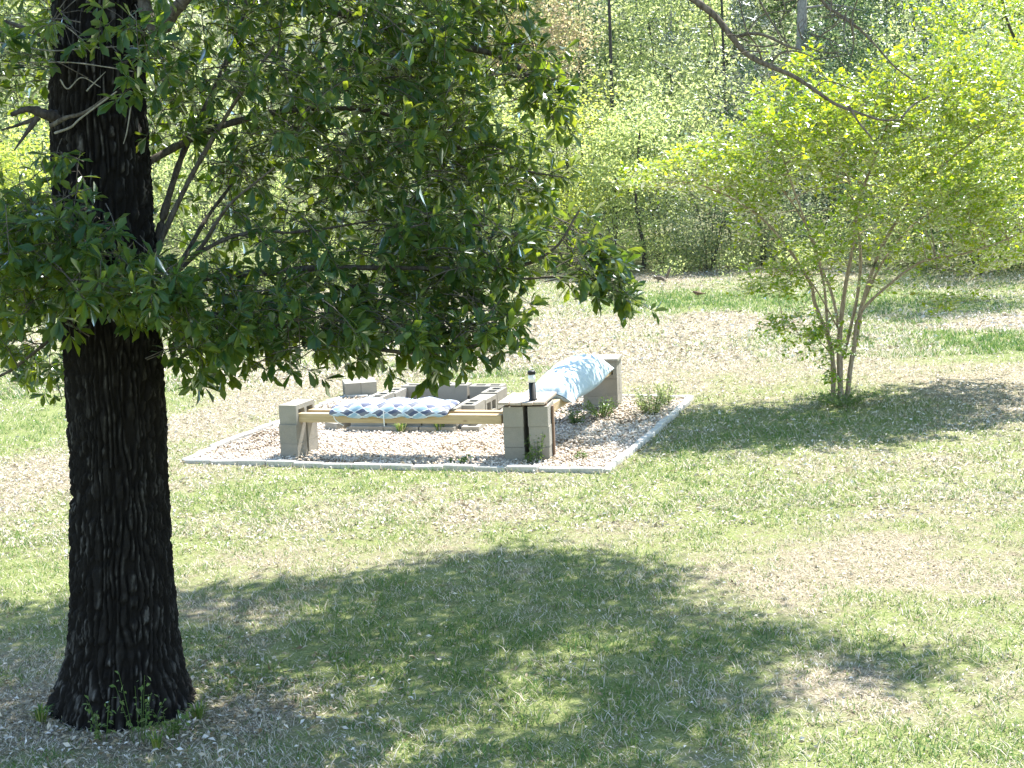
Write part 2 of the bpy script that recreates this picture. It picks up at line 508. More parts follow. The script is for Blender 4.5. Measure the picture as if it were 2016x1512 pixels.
# ------------------------------------------------------------------ ground
def axis(lo, hi, step, far):
    a = list(np.arange(lo, hi + 1e-6, step))
    s = step
    while a[-1] < far:
        s *= 1.35; a.append(a[-1] + s)
    s = step
    while a[0] > -far:
        s *= 1.35; a.insert(0, a[0] - s)
    return np.array(a)
gx = axis(-11, 13, .14, 420); gy = axis(5, 42, .14, 420)
XX, YY = np.meshgrid(gx, gy)
ZZ = gz(XX, YY)
nx, ny = len(gx), len(gy)
ii = np.arange(ny - 1)[:, None] * nx + np.arange(nx - 1)[None, :]
GF = np.stack([ii, ii + 1, ii + nx + 1, ii + nx], -1).reshape(-1, 4)
edge_y = 35.5 + 1.6 * (fbm(XX * .3, YY * 0, 61) - .5) * 2 - .35 * np.clip(XX - 3, 0, 20) - .0 * XX
me = mk_mesh('ground', np.stack([XX, YY, ZZ], -1).reshape(-1, 3), GF, M_GROUND, smooth=True,
             vattr={'lush': lush(XX, YY).ravel(), 'wood': sstep(-.3, 1.6, (YY - edge_y)).ravel()})
link('ground', me, kind='structure')

# view wedge for scattering, a little wider than the frame
def wedge(n, y0, y1, power):
    """n points, density ~ 1/y**power between depths y0..y1"""
    u = rng.random(n)
    k = 2 - power
    y = (y0 ** k + u * (y1 ** k - y0 ** k)) ** (1 / k) if abs(k) > 1e-6 else y0 * (y1 / y0) ** u
    x = (rng.random(n) * 2 - 1) * (.36 * y + .7)
    return x, y

# grass
def blades(x, y, hgt, wid, tint, seg2, lk=1.65):
    n = len(x)
    P = np.stack([x, y, gz(x, y) - .003], -1)
    th = rng.random(n) * 2 * np.pi
    A = np.stack([np.cos(th), np.sin(th), np.zeros(n)], -1)
    B = np.stack([-np.sin(th), np.cos(th), np.zeros(n)], -1)
    lean = lk * (.35 + 1.0 * rng.random(n)) * hgt
    Z = np.array([0, 0, 1.0])
    w = wid[:, None]
    if seg2:
        v = [P - A * w * .5, P + A * w * .5]
        mid = P + B * (lean * .35)[:, None] + Z * (hgt * .6)[:, None]
        v += [mid - A * w * .4, mid + A * w * .4, P + B * lean[:, None] + Z * (hgt * .95)[:, None]]
        T = np.array([(0, 1, 3), (0, 3, 2), (2, 3, 4)])
    else:
        v = [P - A * w * .5, P + A * w * .5, P + B * (lean * .8)[:, None] + Z * hgt[:, None]]
        T = np.array([(0, 1, 2)])
    V = np.stack(v, 1).reshape(-1, 3)
    F = (np.arange(n)[:, None, None] * len(v) + T[None]).reshape(-1, 3)
    return V, F, np.repeat(tint, len(T))

def grass_tint(l, n):
    p_green = np.clip(.35 + .75 * (l - .35), .10, .97)
    g = rng.random(n) < p_green
    return np.where(g, np.clip(rng.normal(.38, .16, n) - .06 * (l - .5), 0, .66), np.clip(rng.normal(.86, .09, n), .68, 1))

gparts, gt, base = [], [], 0
for (n, y0, y1, pw, h0, h1, w0, seg2) in ((120000, 6.6, 13, 1.2, .018, .058, .0048, True), (120000, 12.5, 22, 2.2, .026, .070, .0075, False), (190000, 20.5, 37, 2.3, .035, .095, .015, False)):
    x, y = wedge(n, y0, y1, pw)
    l = lush(x, y)
    tuft = fbm(x * 6.5, y * 6.5, 301, 2)
    keep = (rng.random(n) < np.clip(.30 + .85 * (l - .15), .12, 1) * sstep(.30, .62, tuft) * 1.5) & (pit_dist(x, y) < .012) & (np.hypot(x + 2.2, y - 8.45) > .33)
    ey = 35.5 - .35 * np.clip(x - 3, 0, 20)
    keep &= y < ey + rng.normal(0, .6, n)
    x, y, l = x[keep], y[keep], l[keep]
    m_ = len(x)
    hg = (h0 + (h1 - h0) * rng.random(m_) ** 1.6) * np.clip(.65 + .5 * l, .5, 1.3)
    V, F, t = blades(x, y, hg, w0 * (.7 + .6 * rng.random(m_)), grass_tint(l, m_), seg2)
    gparts.append((V, F)); gt.append(t)
# dry thatch lying flat between the blades
for (n, y0, y1, pw, ln, w0) in ((110000, 6.6, 13, 1.2, .040, .006), (120000, 12.5, 22, 2.0, .065, .010), (90000, 21, 37, 2.0, .10, .020)):
    x, y = wedge(n, y0, y1, pw)
    l = lush(x, y)
    keep = (rng.random(n) < np.clip(1.05 - .75 * (l - .1), .2, 1)) & (pit_dist(x, y) < .012) & (np.hypot(x + 2.2, y - 8.45) > .33)
    keep &= y < 36.5 - .35 * np.clip(x - 3, 0, 20) + rng.normal(0, .6, n)
    x, y = x[keep], y[keep]; m_ = len(x)
    hg = .008 + .016 * rng.random(m_)
    V, F, t = blades(x, y, hg, w0 * (.6 + .8 * rng.random(m_)), np.clip(rng.normal(.86, .14, m_), .55, 1), False, ln / .016)
    gparts.append((V, F)); gt.append(t)
V, F = join(gparts)
link('grass', mk_mesh('grass', V, F, M_GRASS, np.concatenate(gt)), kind='stuff')

# fallen leaves and clippings
def litter():
    xs, ys, Ls = [], [], []
    for (n, y0, y1, pw, s) in ((12000, 6.8, 13, 1.3, .030), (32000, 12, 22, 2.0, .045), (24000, 21, 36.5, 2.0, .080)):
        x, y = wedge(n, y0, y1, pw)
        l = lush(x, y)
        k = (rng.random(n) < np.clip(.95 - .9 * (l - .2), .12, 1)) & (pit_dist(x, y) < 0)
        xs.append(x[k]); ys.append(y[k]); Ls.append(s * (.5 + .8 * rng.random(k.sum())))
    # blown onto the gravel
    n = 1500
    a_, b_ = rng.random(n), rng.random(n) ** 1.3
    q = (P_FL * (1 - a_)[:, None] + P_FR * a_[:, None]) * (1 - b_)[:, None] + (P_BL * (1 - a_)[:, None] + P_BR * a_[:, None]) * b_[:, None]
    q = q[vnoise(q[:, 0] * 1.7, q[:, 1] * 1.7, 66) > .42]
    xs.append(q[:, 0]); ys.append(q[:, 1]); Ls.append(.045 * (.5 + .8 * rng.random(len(q))))
    # a drift of old leaves round the oak's foot
    n = 2300
    a = rng.random(n) * 2 * np.pi; r = .31 + np.abs(rng.normal(0, .65, n))
    xs.append(-2.2 + r * np.cos(a) * 1.3); ys.append(8.35 + r * np.sin(a) * .9); Ls.append(.042 * (.5 + .8 * rng.random(n)))
    x = np.concatenate(xs); y = np.concatenate(ys); L_ = np.concatenate(Ls)
    n = len(x)
    P = np.stack([x, y, gz(x, y) + .006 + .018 * rng.random(n) + .034 * (pit_dist(x, y) > 0)], -1)
    D = rdir(n); D[:, 2] *= .3
    V, F = leaf_geo(P, D, rdir(n, 2.0), L_, L_ * (.28 + .25 * rng.random(n)), KITE_V * np.array([1, 1, 1.6]))
    t = np.clip(rng.normal(.60, .28, n) - .16 * (y < 12), 0, 1)
    link('fallen_leaves', mk_mesh('fallen_leaves', V, F, M_LITTER, np.repeat(t, 2)), kind='stuff')
litter()

# ------------------------------------------------------------------ gravel bed and edging
def bed():
    n = 26
    u = np.linspace(0, 1, n)
    U, Vv = np.meshgrid(u, u)
    A = (P_FL[None, None] * (1 - U)[..., None] + P_FR[None, None] * U[..., None]) * (1 - Vv)[..., None] + (P_BL[None, None] * (1 - U)[..., None] + P_BR[None, None] * U[..., None]) * Vv[..., None]
    Z = .012 + .014 * fbm(A[..., 0] * 2, A[..., 1] * 2, 5)
    V = np.concatenate([A, Z[..., None]], -1).reshape(-1, 3)
    i = np.arange(n - 1)[:, None] * n + np.arange(n - 1)[None]
    F = np.stack([i, i + 1, i + n + 1, i + n], -1).reshape(-1, 4)
    link('gravel_bed', mk_mesh('gravel_bed', V, F, M_BED, smooth=True), kind='structure')
    # stones
    m = 26000
    a, b = rng.random(m), rng.random(m)
    p = (P_FL * (1 - a)[:, None] + P_FR * a[:, None]) * (1 - b)[:, None] + (P_BL * (1 - a)[:, None] + P_BR * a[:, None]) * b[:, None]
    k = pit_dist(p[:, 0], p[:, 1]) > .03
    p = p[k]; m = len(p)
    r = (.007 + .013 * rng.random(m) ** 1.7)
    T = np.array([(1, 0, 0), (-1, 0, 0), (0, 1, 0), (0, -1, 0), (0, 0, 1), (0, 0, -1.0)])
    Fo = np.array([(0, 2, 4), (2, 1, 4), (1, 3, 4), (3, 0, 4), (2, 0, 5), (1, 2, 5), (3, 1, 5), (0, 3, 5)])
    q = T[None] * (r[:, None, None]) * (.6 + .8 * rng.random((m, 6, 1))) * np.array([1, 1, .75])
    th = rng.random(m) * 6.28
    c, s = np.cos(th)[:, None], np.sin(th)[:, None]
    q = np.stack([q[..., 0] * c - q[..., 1] * s, q[..., 0] * s + q[..., 1] * c, q[..., 2]], -1)
    P = np.stack([p[:, 0], p[:, 1], .018 + .020 * rng.random(m)], -1)
    V = (P[:, None] + q).reshape(-1, 3)
    F = (np.arange(m)[:, None, None] * 6 + Fo[None]).reshape(-1, 3)
    patch = fbm(p[:, 0] * 1.6, p[:, 1] * 1.6, 91)
    t = np.clip(rng.normal(.62, .22, m) - .9 * sstep(.5, .75, patch) * rng.random(m), 0, 1)
    link('gravel', mk_mesh('gravel', V, F, M_GRAVEL, np.repeat(t, 8)), kind='stuff')
bed()

def rough_box(lx, ly, lz, bev, seed, jit=.004):
    bm = bmesh.new()
    bmesh.ops.create_cube(bm, size=1)
    r = random.Random(seed)
    for v in bm.verts:
        v.co = Vector((v.co.x * lx + r.uniform(-jit, jit), v.co.y * ly + r.uniform(-jit, jit), v.co.z * lz + r.uniform(-jit, jit)))
    if bev:
        bmesh.ops.bevel(bm, geom=bm.edges[:], offset=bev, segments=1, affect='EDGES')
    me = bpy.data.meshes.new('box'); bm.to_mesh(me); bm.free()
    return me

def edging():
    e = thing('stone_edging', 'low row of pale concrete pavers edging the rectangular gravel bed', 'edging', (P_FL[0], P_FL[1], 0))
    var = []
    for s in range(4):
        m_ = rough_box(.285, .072, .085, .008, s, .006); m_.name = 'paver'; m_.materials.append(M_PAVER); var.append(m_)
    for a, b in ((P_FL, P_FR), (P_FR, P_BR), (P_BR, P_BL), (P_BL, P_FL)):
        Ld = np.linalg.norm(b - a); k = int(Ld / .30)
        ang = math.atan2(*(b - a)[::-1])
        nrm = np.array([-(b - a)[1], (b - a)[0]]) / Ld
        wob = rnd.uniform(0, 6)
        for i in range(k):
            t = (i + .5) / k
            bow = -.05 * math.sin(math.pi * t) + .012 * math.sin(7 * t + wob)
            p = a * (1 - t) + b * t + nrm * (bow + rnd.uniform(-.008, .008))
            o = link('paver', var[rnd.randrange(4)], e, (p[0] - P_FL[0], p[1] - P_FL[1], .002 + rnd.uniform(-.008, .010)),
                     (rnd.uniform(-.03, .03), rnd.uniform(-.02, .02), ang + rnd.uniform(-.035, .035)))
            o.scale = ((Ld / k - .008) / .285, 1, 1)
edging()

# ------------------------------------------------------------------ concrete blocks
BL, BW, BH = .394, .194, .194
def block_mesh():
    bm = bmesh.new()
    def box(x0, x1, y0, y1, skip=()):
        z0, z1 = -BH / 2, BH / 2
        v = [bm.verts.new(p) for p in ((x0, y0, z0), (x1, y0, z0), (x1, y1, z0), (x0, y1, z0), (x0, y0, z1), (x1, y0, z1), (x1, y1, z1), (x0, y1, z1))]
        for nm, q in (('b', (3, 2, 1, 0)), ('t', (4, 5, 6, 7)), ('-y', (0, 1, 5, 4)), ('+x', (1, 2, 6, 5)), ('+y', (2, 3, 7, 6)), ('-x', (3, 0, 4, 7))):
            if nm not in skip:
                bm.faces.new([v[i] for i in q])
    s = .046
    box(-BL / 2, BL / 2, -BW / 2, -BW / 2 + s)
    box(-BL / 2, BL / 2, BW / 2 - s, BW / 2)
    for x0, x1 in ((-BL / 2, -BL / 2 + s), (-s / 2, s / 2), (BL / 2 - s, BL / 2)):
        box(x0, x1, -BW / 2 + s, BW / 2 - s, ('-y', '+y'))
    me = bpy.data.meshes.new('concrete_block'); bm.to_mesh(me); bm.free()
    me.materials.append(M_CONC)
    return me
BLOCK = block_mesh()

def put_block(parent, x, y, z, yaw, side=False, jit=.012, tilt=0.0):
    """x, y, z: centre in world; side: laid on its long face so the cores run level"""
    l = parent.location
    m = Matrix.Rotation(yaw + rnd.uniform(-jit, jit), 4, 'Z') @ Matrix.Rotation(tilt, 4, 'X')
    if side:
        m = m @ Matrix.Rotation(math.pi / 2, 4, 'X')
    o = link('concrete_block', BLOCK, parent, (x - l.x, y - l.y, z - l.z))
    o.rotation_euler = m.to_euler()
    return o

def frame(origin, yaw):
    a = np.array([math.cos(yaw), math.sin(yaw)]); b = np.array([-math.sin(yaw), math.cos(yaw)])
    return lambda u, v: np.asarray(origin)[:2] + a * u + b * v

# left pillar: two slim columns, two courses each, a block on its side across the top (cores to the right)
yl = math.radians(-22)
fl = frame(gp(553, 905), yl)
pl = thing('block_pillar', 'grey concrete block pillar holding the beams nearest the oak trunk', 'block pillar', (*fl(.1, .2), 0))
for k, v in enumerate((.10, .335)):
    for c in range(2):
        p = fl(.10, v)
        o = put_block(pl, p[0], p[1], .065 + BH * c + .002 * c, yl, False)
        o.scale = (.5, 1, 1)
p = fl(.10, .215)
put_block(pl, p[0], p[1], .065 + BH * 2 - .004 + .006, yl + math.pi / 2, True)

# right (corner) pillar: blocks laid into the depth, two columns with an open slot between
yr = math.radians(-10)
fr = frame(gp(994, 912), yr)
pr = thing('block_pillar', 'square corner pillar of grey blocks under the plank table top', 'block pillar', (*fr(.22, .2), 0))
for c in range(3):
    for u in (.10, .34):
        p = fr(u + (.004 if c == 1 else 0) * (1 if u > .2 else -1), .20 + .006 * (c == 1))
        put_block(pr, p[0], p[1], .055 + (BH + .003) * c, yr + math.pi / 2, False, .008)
RP_TOP = .055 + (BH + .003) * 2 + BH / 2
# upright brown board on its outer side
m_ = rough_box(.02, .055, .50, .003, 9, .001); m_.materials.append(M_STAKE)
p = fr(.34 + BW / 2 + .014, .225)
o = link('board', m_, pr, (p[0] - pr.location.x, p[1] - pr.location.y, .27), (0, 0, yr))
# back pillar: wide faces to the front, two blocks deep
yb = math.radians(-12)
fb = frame(gp(1149, 806), yb)
pb = thing('block_pillar', 'concrete block pillar standing behind the light blue pillow', 'block pillar', (*fb(.2, .2), 0))
for c in range(3):
    for v in (.10, .305):
        p = fb(.197, v)
        put_block(pb, p[0], p[1], .05 + (BH + .003) * c, yb + (0.0), c == 2, .01)
# the top course shows its cores to the front: turn those
m_ = rough_box(.43, .42, .03, .004, 3, .003); m_.materials.append(M_CONC); m_.name = 'cap_slab'
p = fb(.197, .2)
link('cap_slab', m_, pb, (p[0] - pb.location.x, p[1] - pb.location.y, .05 + (BH + .003) * 2 + BH / 2 + .018), (0, 0, yb))
BP_TOP = .05 + (BH + .003) * 2 + BH / 2

# low pair of blocks behind the fire ring
ybl = math.radians(10)
fbl = frame(gp(680, 787), ybl)
pk = thing('block_pair', 'two concrete blocks side by side at the back corner of the gravel bed', 'concrete blocks', (*fbl(.2, .2), 0))
for u in (.10, .30):
    p = fbl(u, .2)
    put_block(pk, p[0], p[1], .10, ybl + math.pi / 2, True)

# fire ring
yf = math.radians(-17)
ff = frame(gp(690, 852), yf)
ring = thing('fire_pit', 'rectangular fire pit ring of loose grey concrete blocks on the gravel', 'fire pit', (*ff(.6, .8), 0))
def rb(u, v, z, a, side=False, jit=.03, tilt=0.0):
    p = ff(u, v); return put_block(ring, p[0], p[1], z, yf + a, side, jit, tilt)
H2 = math.pi / 2
# lower course, half sunk in the gravel
for u in (.20, .60, 1.01):
    rb(u, .06, -.02, 0, True)
rb(-.16, .22, .0, math.radians(65), False, .05)
for v in (.50, .92, 1.34):
    rb(-.03, v, -.03, H2, False)
rb(1.36, .20, -.02, H2 + .05, False)
for v in (.62, 1.04, 1.46):
    rb(1.32, v, -.03, H2, False)
for u in (.2, .62, 1.03):
    rb(u, 1.66, -.03, 0, False)
# upper course
zu = .175
for i, u in enumerate((.19, .61, 1.02)):
    rb(u, .14, zu - .005, 0, i == 1)
for v in (.46, .88, 1.30):
    rb(.02, v, zu - .01 + rnd.uniform(-.01, .012), H2, False)
for i, v in enumerate((.42, .84, 1.26)):
    rb(1.26, v, zu - .01 + rnd.uniform(-.01, .01), H2, i == 1)
for i, u in enumerate((.24, .66, 1.08)):
    rb(u, 1.60, zu + (.012 if i == 1 else 0), 0, False)
# ash and char on the floor of the ring
def ash():
    c = ff(.62, .88)
    th = np.linspace(0, 2 * np.pi, 40, endpoint=False)
    V = [(0, 0, .05)]
    for r, z in ((.25, .045), (.5, .034)):
        for t in th:
            V.append((r * math.cos(t) * (1 + .1 * math.sin(3 * t)), 1.2 * r * math.sin(t) * (1 + .1 * math.cos(4 * t)), z))
    F = [(0, 1 + i, 1 + (i + 1) % 40) for i in range(40)]
    F += [(1 + i, 41 + i, 1 + (i + 1) % 40) for i in range(40)] + [(1 + (i + 1) % 40, 41 + i, 41 + (i + 1) % 40) for i in range(40)]
    me = mk_mesh('ash', np.array(V), np.array(F), mat_simple('ash', (.06, .055, .05), (.24, .22, .2), 12, .95, .6, 60))
    link('ash', me, kind='stuff', loc=(c[0], c[1], 0), rot=(0, 0, yf))
ash()

# ------------------------------------------------------------------ benches
def box_between(name, a, b, w, h, mat, label, cat, group=None, bev=.004):
    a = np.asarray(a); b = np.asarray(b)
    L_ = np.linalg.norm(b - a); c = (a + b) / 2
    m_ = rough_box(L_, w, h, bev, rnd.randrange(999), .001); m_.name = name; m_.materials.append(mat)
    d = b - a
    o = link(name, m_, None, c, (0, -math.asin(d[2] / L_), math.atan2(d[1], d[0])))
    return tag(o, label, cat, group)

zb = .065 + BH * 2
A0 = fl(.04, .10); B0 = fr(.06, .10)
A1 = fl(.04, .315); B1 = fr(.06, .30)
# the beams run from the left pillar's cores to the corner pillar
seg = B0 - A0; seg1 = B1 - A1
box_between('timber_beam', [*(A0 + .02 * seg), zb - .035], [*(A0 + .965 * seg), zb - .040], .089, .089, M_BEAM,
            'pale yellow pine beam along the front of the patterned cushion bench', 'timber beam', 'beams of the front bench')
box_between('timber_beam', [*(A1 + .02 * seg1), zb - .035], [*(A1 + .965 * seg1), zb - .040], .089, .089, M_BEAM,
            'pine beam behind the front one, mostly under the patterned cushion', 'timber beam', 'beams of the front bench')
C0 = fr(.13, .42); D0 = fb(.11, .02); C1 = fr(.33, .42); D1 = fb(.29, .02)
for a, b, lb in ((C0, D0, 'pine beam under the light blue pillow on the fire pit side'), (C1, D1, 'pine beam under the light blue pillow on the open lawn side')):
    s_ = b - a
    box_between('timber_beam', [*(a - .0 * s_), zb - .03], [*(b + .02 * s_), zb - .01], .089, .089, M_BEAM, lb, 'timber beam', 'beams of the side bench')

# table top of weathered planks on the corner pillar
tt = thing('table_top', 'weathered brown plank table top lying on the corner pillar', 'table top', (*fr(.22, .26), RP_TOP + .022))
for k in range(4):
    m_ = rough_box(.62, .108, .024, .003, 40 + k, .002); m_.name = 'plank'; m_.materials.append(M_PLANK)
    u = -.185 + .1135 * k
    p = fr(.22 + u, .27 + rnd.uniform(-.012, .012))
    link('plank', m_, tt, (p[0] - tt.location.x, p[1] - tt.location.y, .014), (0, rnd.uniform(-.01, .01), yr + math.pi / 2 - .06 + rnd.uniform(-.012, .012)))
for v in (-.16, .18):
    m_ = rough_box(.40, .05, .022, .002, 50, .001); m_.name = 'batten'; m_.materials.append(M_STAKE)
    p = fr(.22, .24 + v)
    link('batten', m_, tt, (p[0] - tt.location.x, p[1] - tt.location.y, -.010), (0, 0, yr))
TT_Z = RP_TOP + .022 + .026

# solar bollard light on the table
def lathe(prof, n=20):
    th = np.linspace(0, 2 * np.pi, n, endpoint=False)
    V = np.array([[(r * math.cos(t), r * math.sin(t), z) for t in th] for r, z in prof]).reshape(-1, 3)
    m = len(prof)
    i = np.arange(m - 1)[:, None] * n; j = np.arange(n)[None]
    F = np.stack([i + j, i + (j + 1) % n, i + n + (j + 1) % n, i + n + j], -1).reshape(-1, 4)
    return V, F
lp = fr(.285, .10)
lt = thing('path_light', 'small black solar path light with white lens standing on the plank table', 'path light', (lp[0], lp[1], TT_Z))
link('post', mk_mesh('post', *lathe([(0, 0), (.040, 0), (.040, .012), (.034, .014), (.034, .175), (0, .175)]), M_BLACK, smooth=False), lt)
link('lens', mk_mesh('lens', *lathe([(0, .176), (.033, .176), (.033, .250), (0, .250)]), M_LENS), lt)
link('cap', mk_mesh('cap', *lathe([(0, .251), (.038, .251), (.038, .278), (.034, .286), (0, .288)]), M_BLACK), lt)
lt.rotation_euler = (0, -.02, .3)

# patterned cushion on the front bench
def cushion():
    nu, nv = 110, 40
    Lc, Wc, Tc = 1.24, .46, .115
    V, UV = [], []
    th = np.linspace(0, 2 * np.pi, nv, endpoint=False)
    for i in range(nu + 1):
        s = i / nu * 2 - 1
        x = s * Lc / 2
        e = (1 - abs(s) ** 5) ** .5 if abs(s) < 1 else 0
        e = max(e, .02)
        puff = 1.02 + .20 * math.cos(2 * math.pi * (s * 2 + .0)) - .30 * math.exp(-((abs(abs(s) - .25)) / .03) ** 2) - .2 * math.exp(-((abs(s) - .75) / .03) ** 2)
        for t in th:
            cy = math.copysign(abs(math.cos(t)) ** .6, math.cos(t)); cz = math.copysign(abs(math.sin(t)) ** .7, math.sin(t))
            y = cy * Wc / 2 * (.9 + .1 * e) * (1 - .03 * (puff < .9))
            z = cz * Tc / 2 * e * puff
            w = .018 * (fbm(np.array(x * 5 + 7), np.array(y * 6 + 2), 3) - .5)
            droop = -.06 * max(0.0, (-y - .12) / .11) ** 2 if y < -.12 else 0
            V.append((x, y, z + (float(w) if cz > 0 else 0) + droop * .9))
            UV.append((x, (t if t <= math.pi else t) / (2 * math.pi) * .62 * 1.9))
    V = np.array(V)
    i = np.arange(nu)[:, None] * nv; j = np.arange(nv)[None]
    F = np.stack([i + j, i + nv + j, i + nv + (j + 1) % nv, i + (j + 1) % nv], -1).reshape(-1, 4)
    me = mk_mesh('cushion', V, F, M_TRELLIS, smooth=True)
    ul = me.uv_layers.new(name='UVMap')
    UVa = np.array(UV)
    vi = np.empty(len(me.loops), dtype=np.int32); me.loops.foreach_get('vertex_index', vi)
    uvs = UVa[vi]
    # fix the seam
    jj = (vi % nv)
    last = (jj.reshape(-1, 4) == nv - 1).any(1)
    q = uvs.reshape(-1, 4, 2); jq = jj.reshape(-1, 4)
    q[last[:, None] & (jq == 0), 1] = .62 * 1.9
    ul.data.foreach_set('uv', q.reshape(-1).astype(np.float32))
    return me
mid = A0 + .475 * seg
nrm = np.array([-seg[1], seg[0]]) / np.linalg.norm(seg)
cpos = mid + nrm * .12
cu = link('bench_cushion', cushion(), None, (cpos[0], cpos[1], zb + .058), (math.radians(2), 0, math.atan2(seg[1], seg[0])))
tag(cu, 'long cushion with blue and white trellis pattern lying on the pine beams', 'cushion')
V, F = tube([(-.03, -.225, .0), (-.028, -.236, -.06), (-.03, -.232, -.15)], .006, .005, 6, 8)
link('tie_strap', mk_mesh('tie_strap', V, F, M_TIE, smooth=True), cu)
V, F = tube([(-.58, -.2, -.03), (-.55, -.21, -.10), (-.47, -.205, -.155)], .005, .004, 6, 8)
link('tie_strap', mk_mesh('tie_strap', V, F, M_TIE, smooth=True), cu)

# light blue pillow on the side bench
def pillow(Lp=1.62, Wp=.53, Tp=.35):
    nu, nv = 80, 32
    V = []
    th = np.linspace(0, 2 * np.pi, nv, endpoint=False)
    for i in range(nu + 1):
        s = i / nu * 2 - 1
        e = max((1 - abs(s) ** 3.2) ** .6, .03)
        for t in th:
            cy = math.copysign(abs(math.cos(t)) ** .75, math.cos(t)); sz = math.sin(t)
            x = s * Lp / 2 * (1 + .05 * abs(cy))
            y = cy * Wp / 2 * (1 - .05 * (1 - s * s)) * (1 + .06 * math.sin(4 * s + 1))
            z = sz * abs(sz) ** .2 * Tp * .5 * e * (1 - .30 * abs(cy) ** 3)
            z += .035 * (float(fbm(np.array(x * 3.3 + 3), np.array(y * 5 + 1), 8)) - .5) * e * (1 if sz > 0 else 0)
            z += .016 * math.sin(14 * (x + .5 * y)) * math.exp(-((s + .1) / .35) ** 2) * (1 if sz > 0 else 0)
            V.append((x, y, z))
    i = np.arange(nu)[:, None] * nv; j = np.arange(nv)[None]
    F = np.stack([i + j, i + nv + j, i + nv + (j + 1) % nv, i + (j + 1) % nv], -1).reshape(-1, 4)
    V = np.array(V)
    return V, F
V, F = pillow()
# far end heaped up against the back pillar, near end sagging past the beams
s_ = V[:, 0] / .81
V[:, 2] += .05 * np.clip(s_ + .15, 0, 2) ** 1.4 - .06 * np.clip(-s_ - .45, 0, 1) ** 1.3 - .42 * np.clip(-V[:, 1] - .10, 0, 1) * (.6 + .4 * np.abs(s_))
pm = mk_mesh('pillow', V, F, M_BLUE, smooth=True)
p0 = (C0 + C1) / 2; p1 = (D0 + D1) / 2
pc = p0 * .49 + p1 * .51 + .03 * E1
pw = link('pillow', pm, None, (pc[0], pc[1], zb + .095), (math.radians(4), 0, math.atan2(*(p1 - p0)[::-1])))
tag(pw, 'puffy light blue pillow stretched along the side bench toward the back pillar', 'pillow')

# ------------------------------------------------------------------ oak
OY = 8.52
TR = [(-700, 150, 268), (-400, 138, 270), (-150, 118, 272), (0, 110, 276), (200, 106, 283), (430, 115, 297), (640, 127, 310), (900, 147, 322), (1100, 145, 332), (1250, 140, 346), (1330, 128, 360), (1385, 112, 376), (1425, 100, 388), (1470, 95, 394)]
oz = np.array([at((l + r) / 2, py, OY)[2] for py, l, r in TR])
ox = np.array([at((l + r) / 2, py, OY)[0] for py, l, r in TR])
orad = np.array([(at(r, py, OY)[0] - at(l, py, OY)[0]) / 2 for py, l, r in TR])
order = np.argsort(oz)
oz, ox, orad = oz[order], ox[order], orad[order]
oz_top = 7.5
def trunk_at(z):
    x = np.interp(z, oz, ox); r = np.interp(z, oz, orad)
    r = np.where(z > oz[-1], orad[-1] * np.clip(1 - (z - oz[-1]) / 5.5, .12, 1), r)
    return x, r
oak = thing('oak_tree', 'large dark oak with furrowed trunk and low leafy boughs beside the lawn', 'tree', (float(ox[0]), OY, 0))
OL = np.array([ox[0], OY, 0])
def oak_trunk():
    na, nz = 308, 330
    z = np.concatenate([np.linspace(-.12, 4.4, 290), np.linspace(4.5, oz_top, 40)])
    th = np.linspace(0, 2 * np.pi, na, endpoint=False)
    TH, Z = np.meshgrid(th, z)
    cx, R = trunk_at(Z)
    u = TH / (2 * np.pi)
    warp = .9 * (vnoise(u * 12, Z * 3.0, 5, 12) - .5) + .5 * (vnoise(u * 30, Z * 8, 6, 30) - .5)
    W1 = 58
    tt_ = u * W1 + 1.5 * (vnoise(u * 26, Z * 2.6, 11, 26) - .5) + 1.1 * (vnoise(u * 60, Z * 7, 12, 60) - .5) + .5 * warp
    prof = 1 - np.abs((tt_ % 1.0) * 2 - 1)
    brk = vnoise(np.floor(tt_) * 7.3, Z / .042 + np.floor(tt_) * 3.7, 15)
    n2 = vnoise(u * 154, Z / .022, 17, 154)
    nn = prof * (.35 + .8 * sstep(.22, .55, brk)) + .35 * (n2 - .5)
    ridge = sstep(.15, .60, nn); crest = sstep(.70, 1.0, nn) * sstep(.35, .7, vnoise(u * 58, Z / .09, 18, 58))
    rough = vnoise(u * 154, Z / .014, 13, 154)
    h = .024 * ridge + .014 * (rough - .3) * (.3 + ridge) + .012 * (vnoise(u * 9, Z * 1.4, 14, 9) - .5) + .012 * (vnoise(u * 22, Z * 5, 20, 22) - .5)
    flare = np.clip((.42 - Z) / .42, 0, 1) ** 1.6
    lob = .17 * flare * (vnoise(u * 6 + .3, Z * .3, 16, 6) - .42) + .05 * flare * (vnoise(u * 15, Z * 2, 19, 15) - .5)
    zb_, tb_ = float(at(205, 415, OY)[2]), -math.pi / 2 - .05
    bur = np.exp(-((Z - zb_) / .055) ** 2 - ((TH - 2 * np.pi - tb_) * .26 / .055) ** 2)
    h = h + .035 * bur * (.6 + .8 * vnoise(u * 154, Z / .03, 23, 154))
    pat = sstep(.30, .62, fbm(u * 9 * 1.0, Z * 1.1, 24, 3))
    Rr = R + h - .014 + lob
    X = cx + Rr * np.cos(TH) - OL[0]; Y = Rr * np.sin(TH)
    V = np.stack([X, Y, Z], -1).reshape(-1, 3)
    n = len(z)
    i = np.arange(n - 1)[:, None] * na; j = np.arange(na)[None]
    F = np.stack([i + j, i + (j + 1) % na, i + na + (j + 1) % na, i + na + j], -1).reshape(-1, 4)
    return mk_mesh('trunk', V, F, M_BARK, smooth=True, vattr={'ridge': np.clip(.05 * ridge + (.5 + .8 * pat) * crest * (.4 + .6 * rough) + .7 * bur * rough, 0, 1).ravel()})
link('trunk', oak_trunk(), oak)

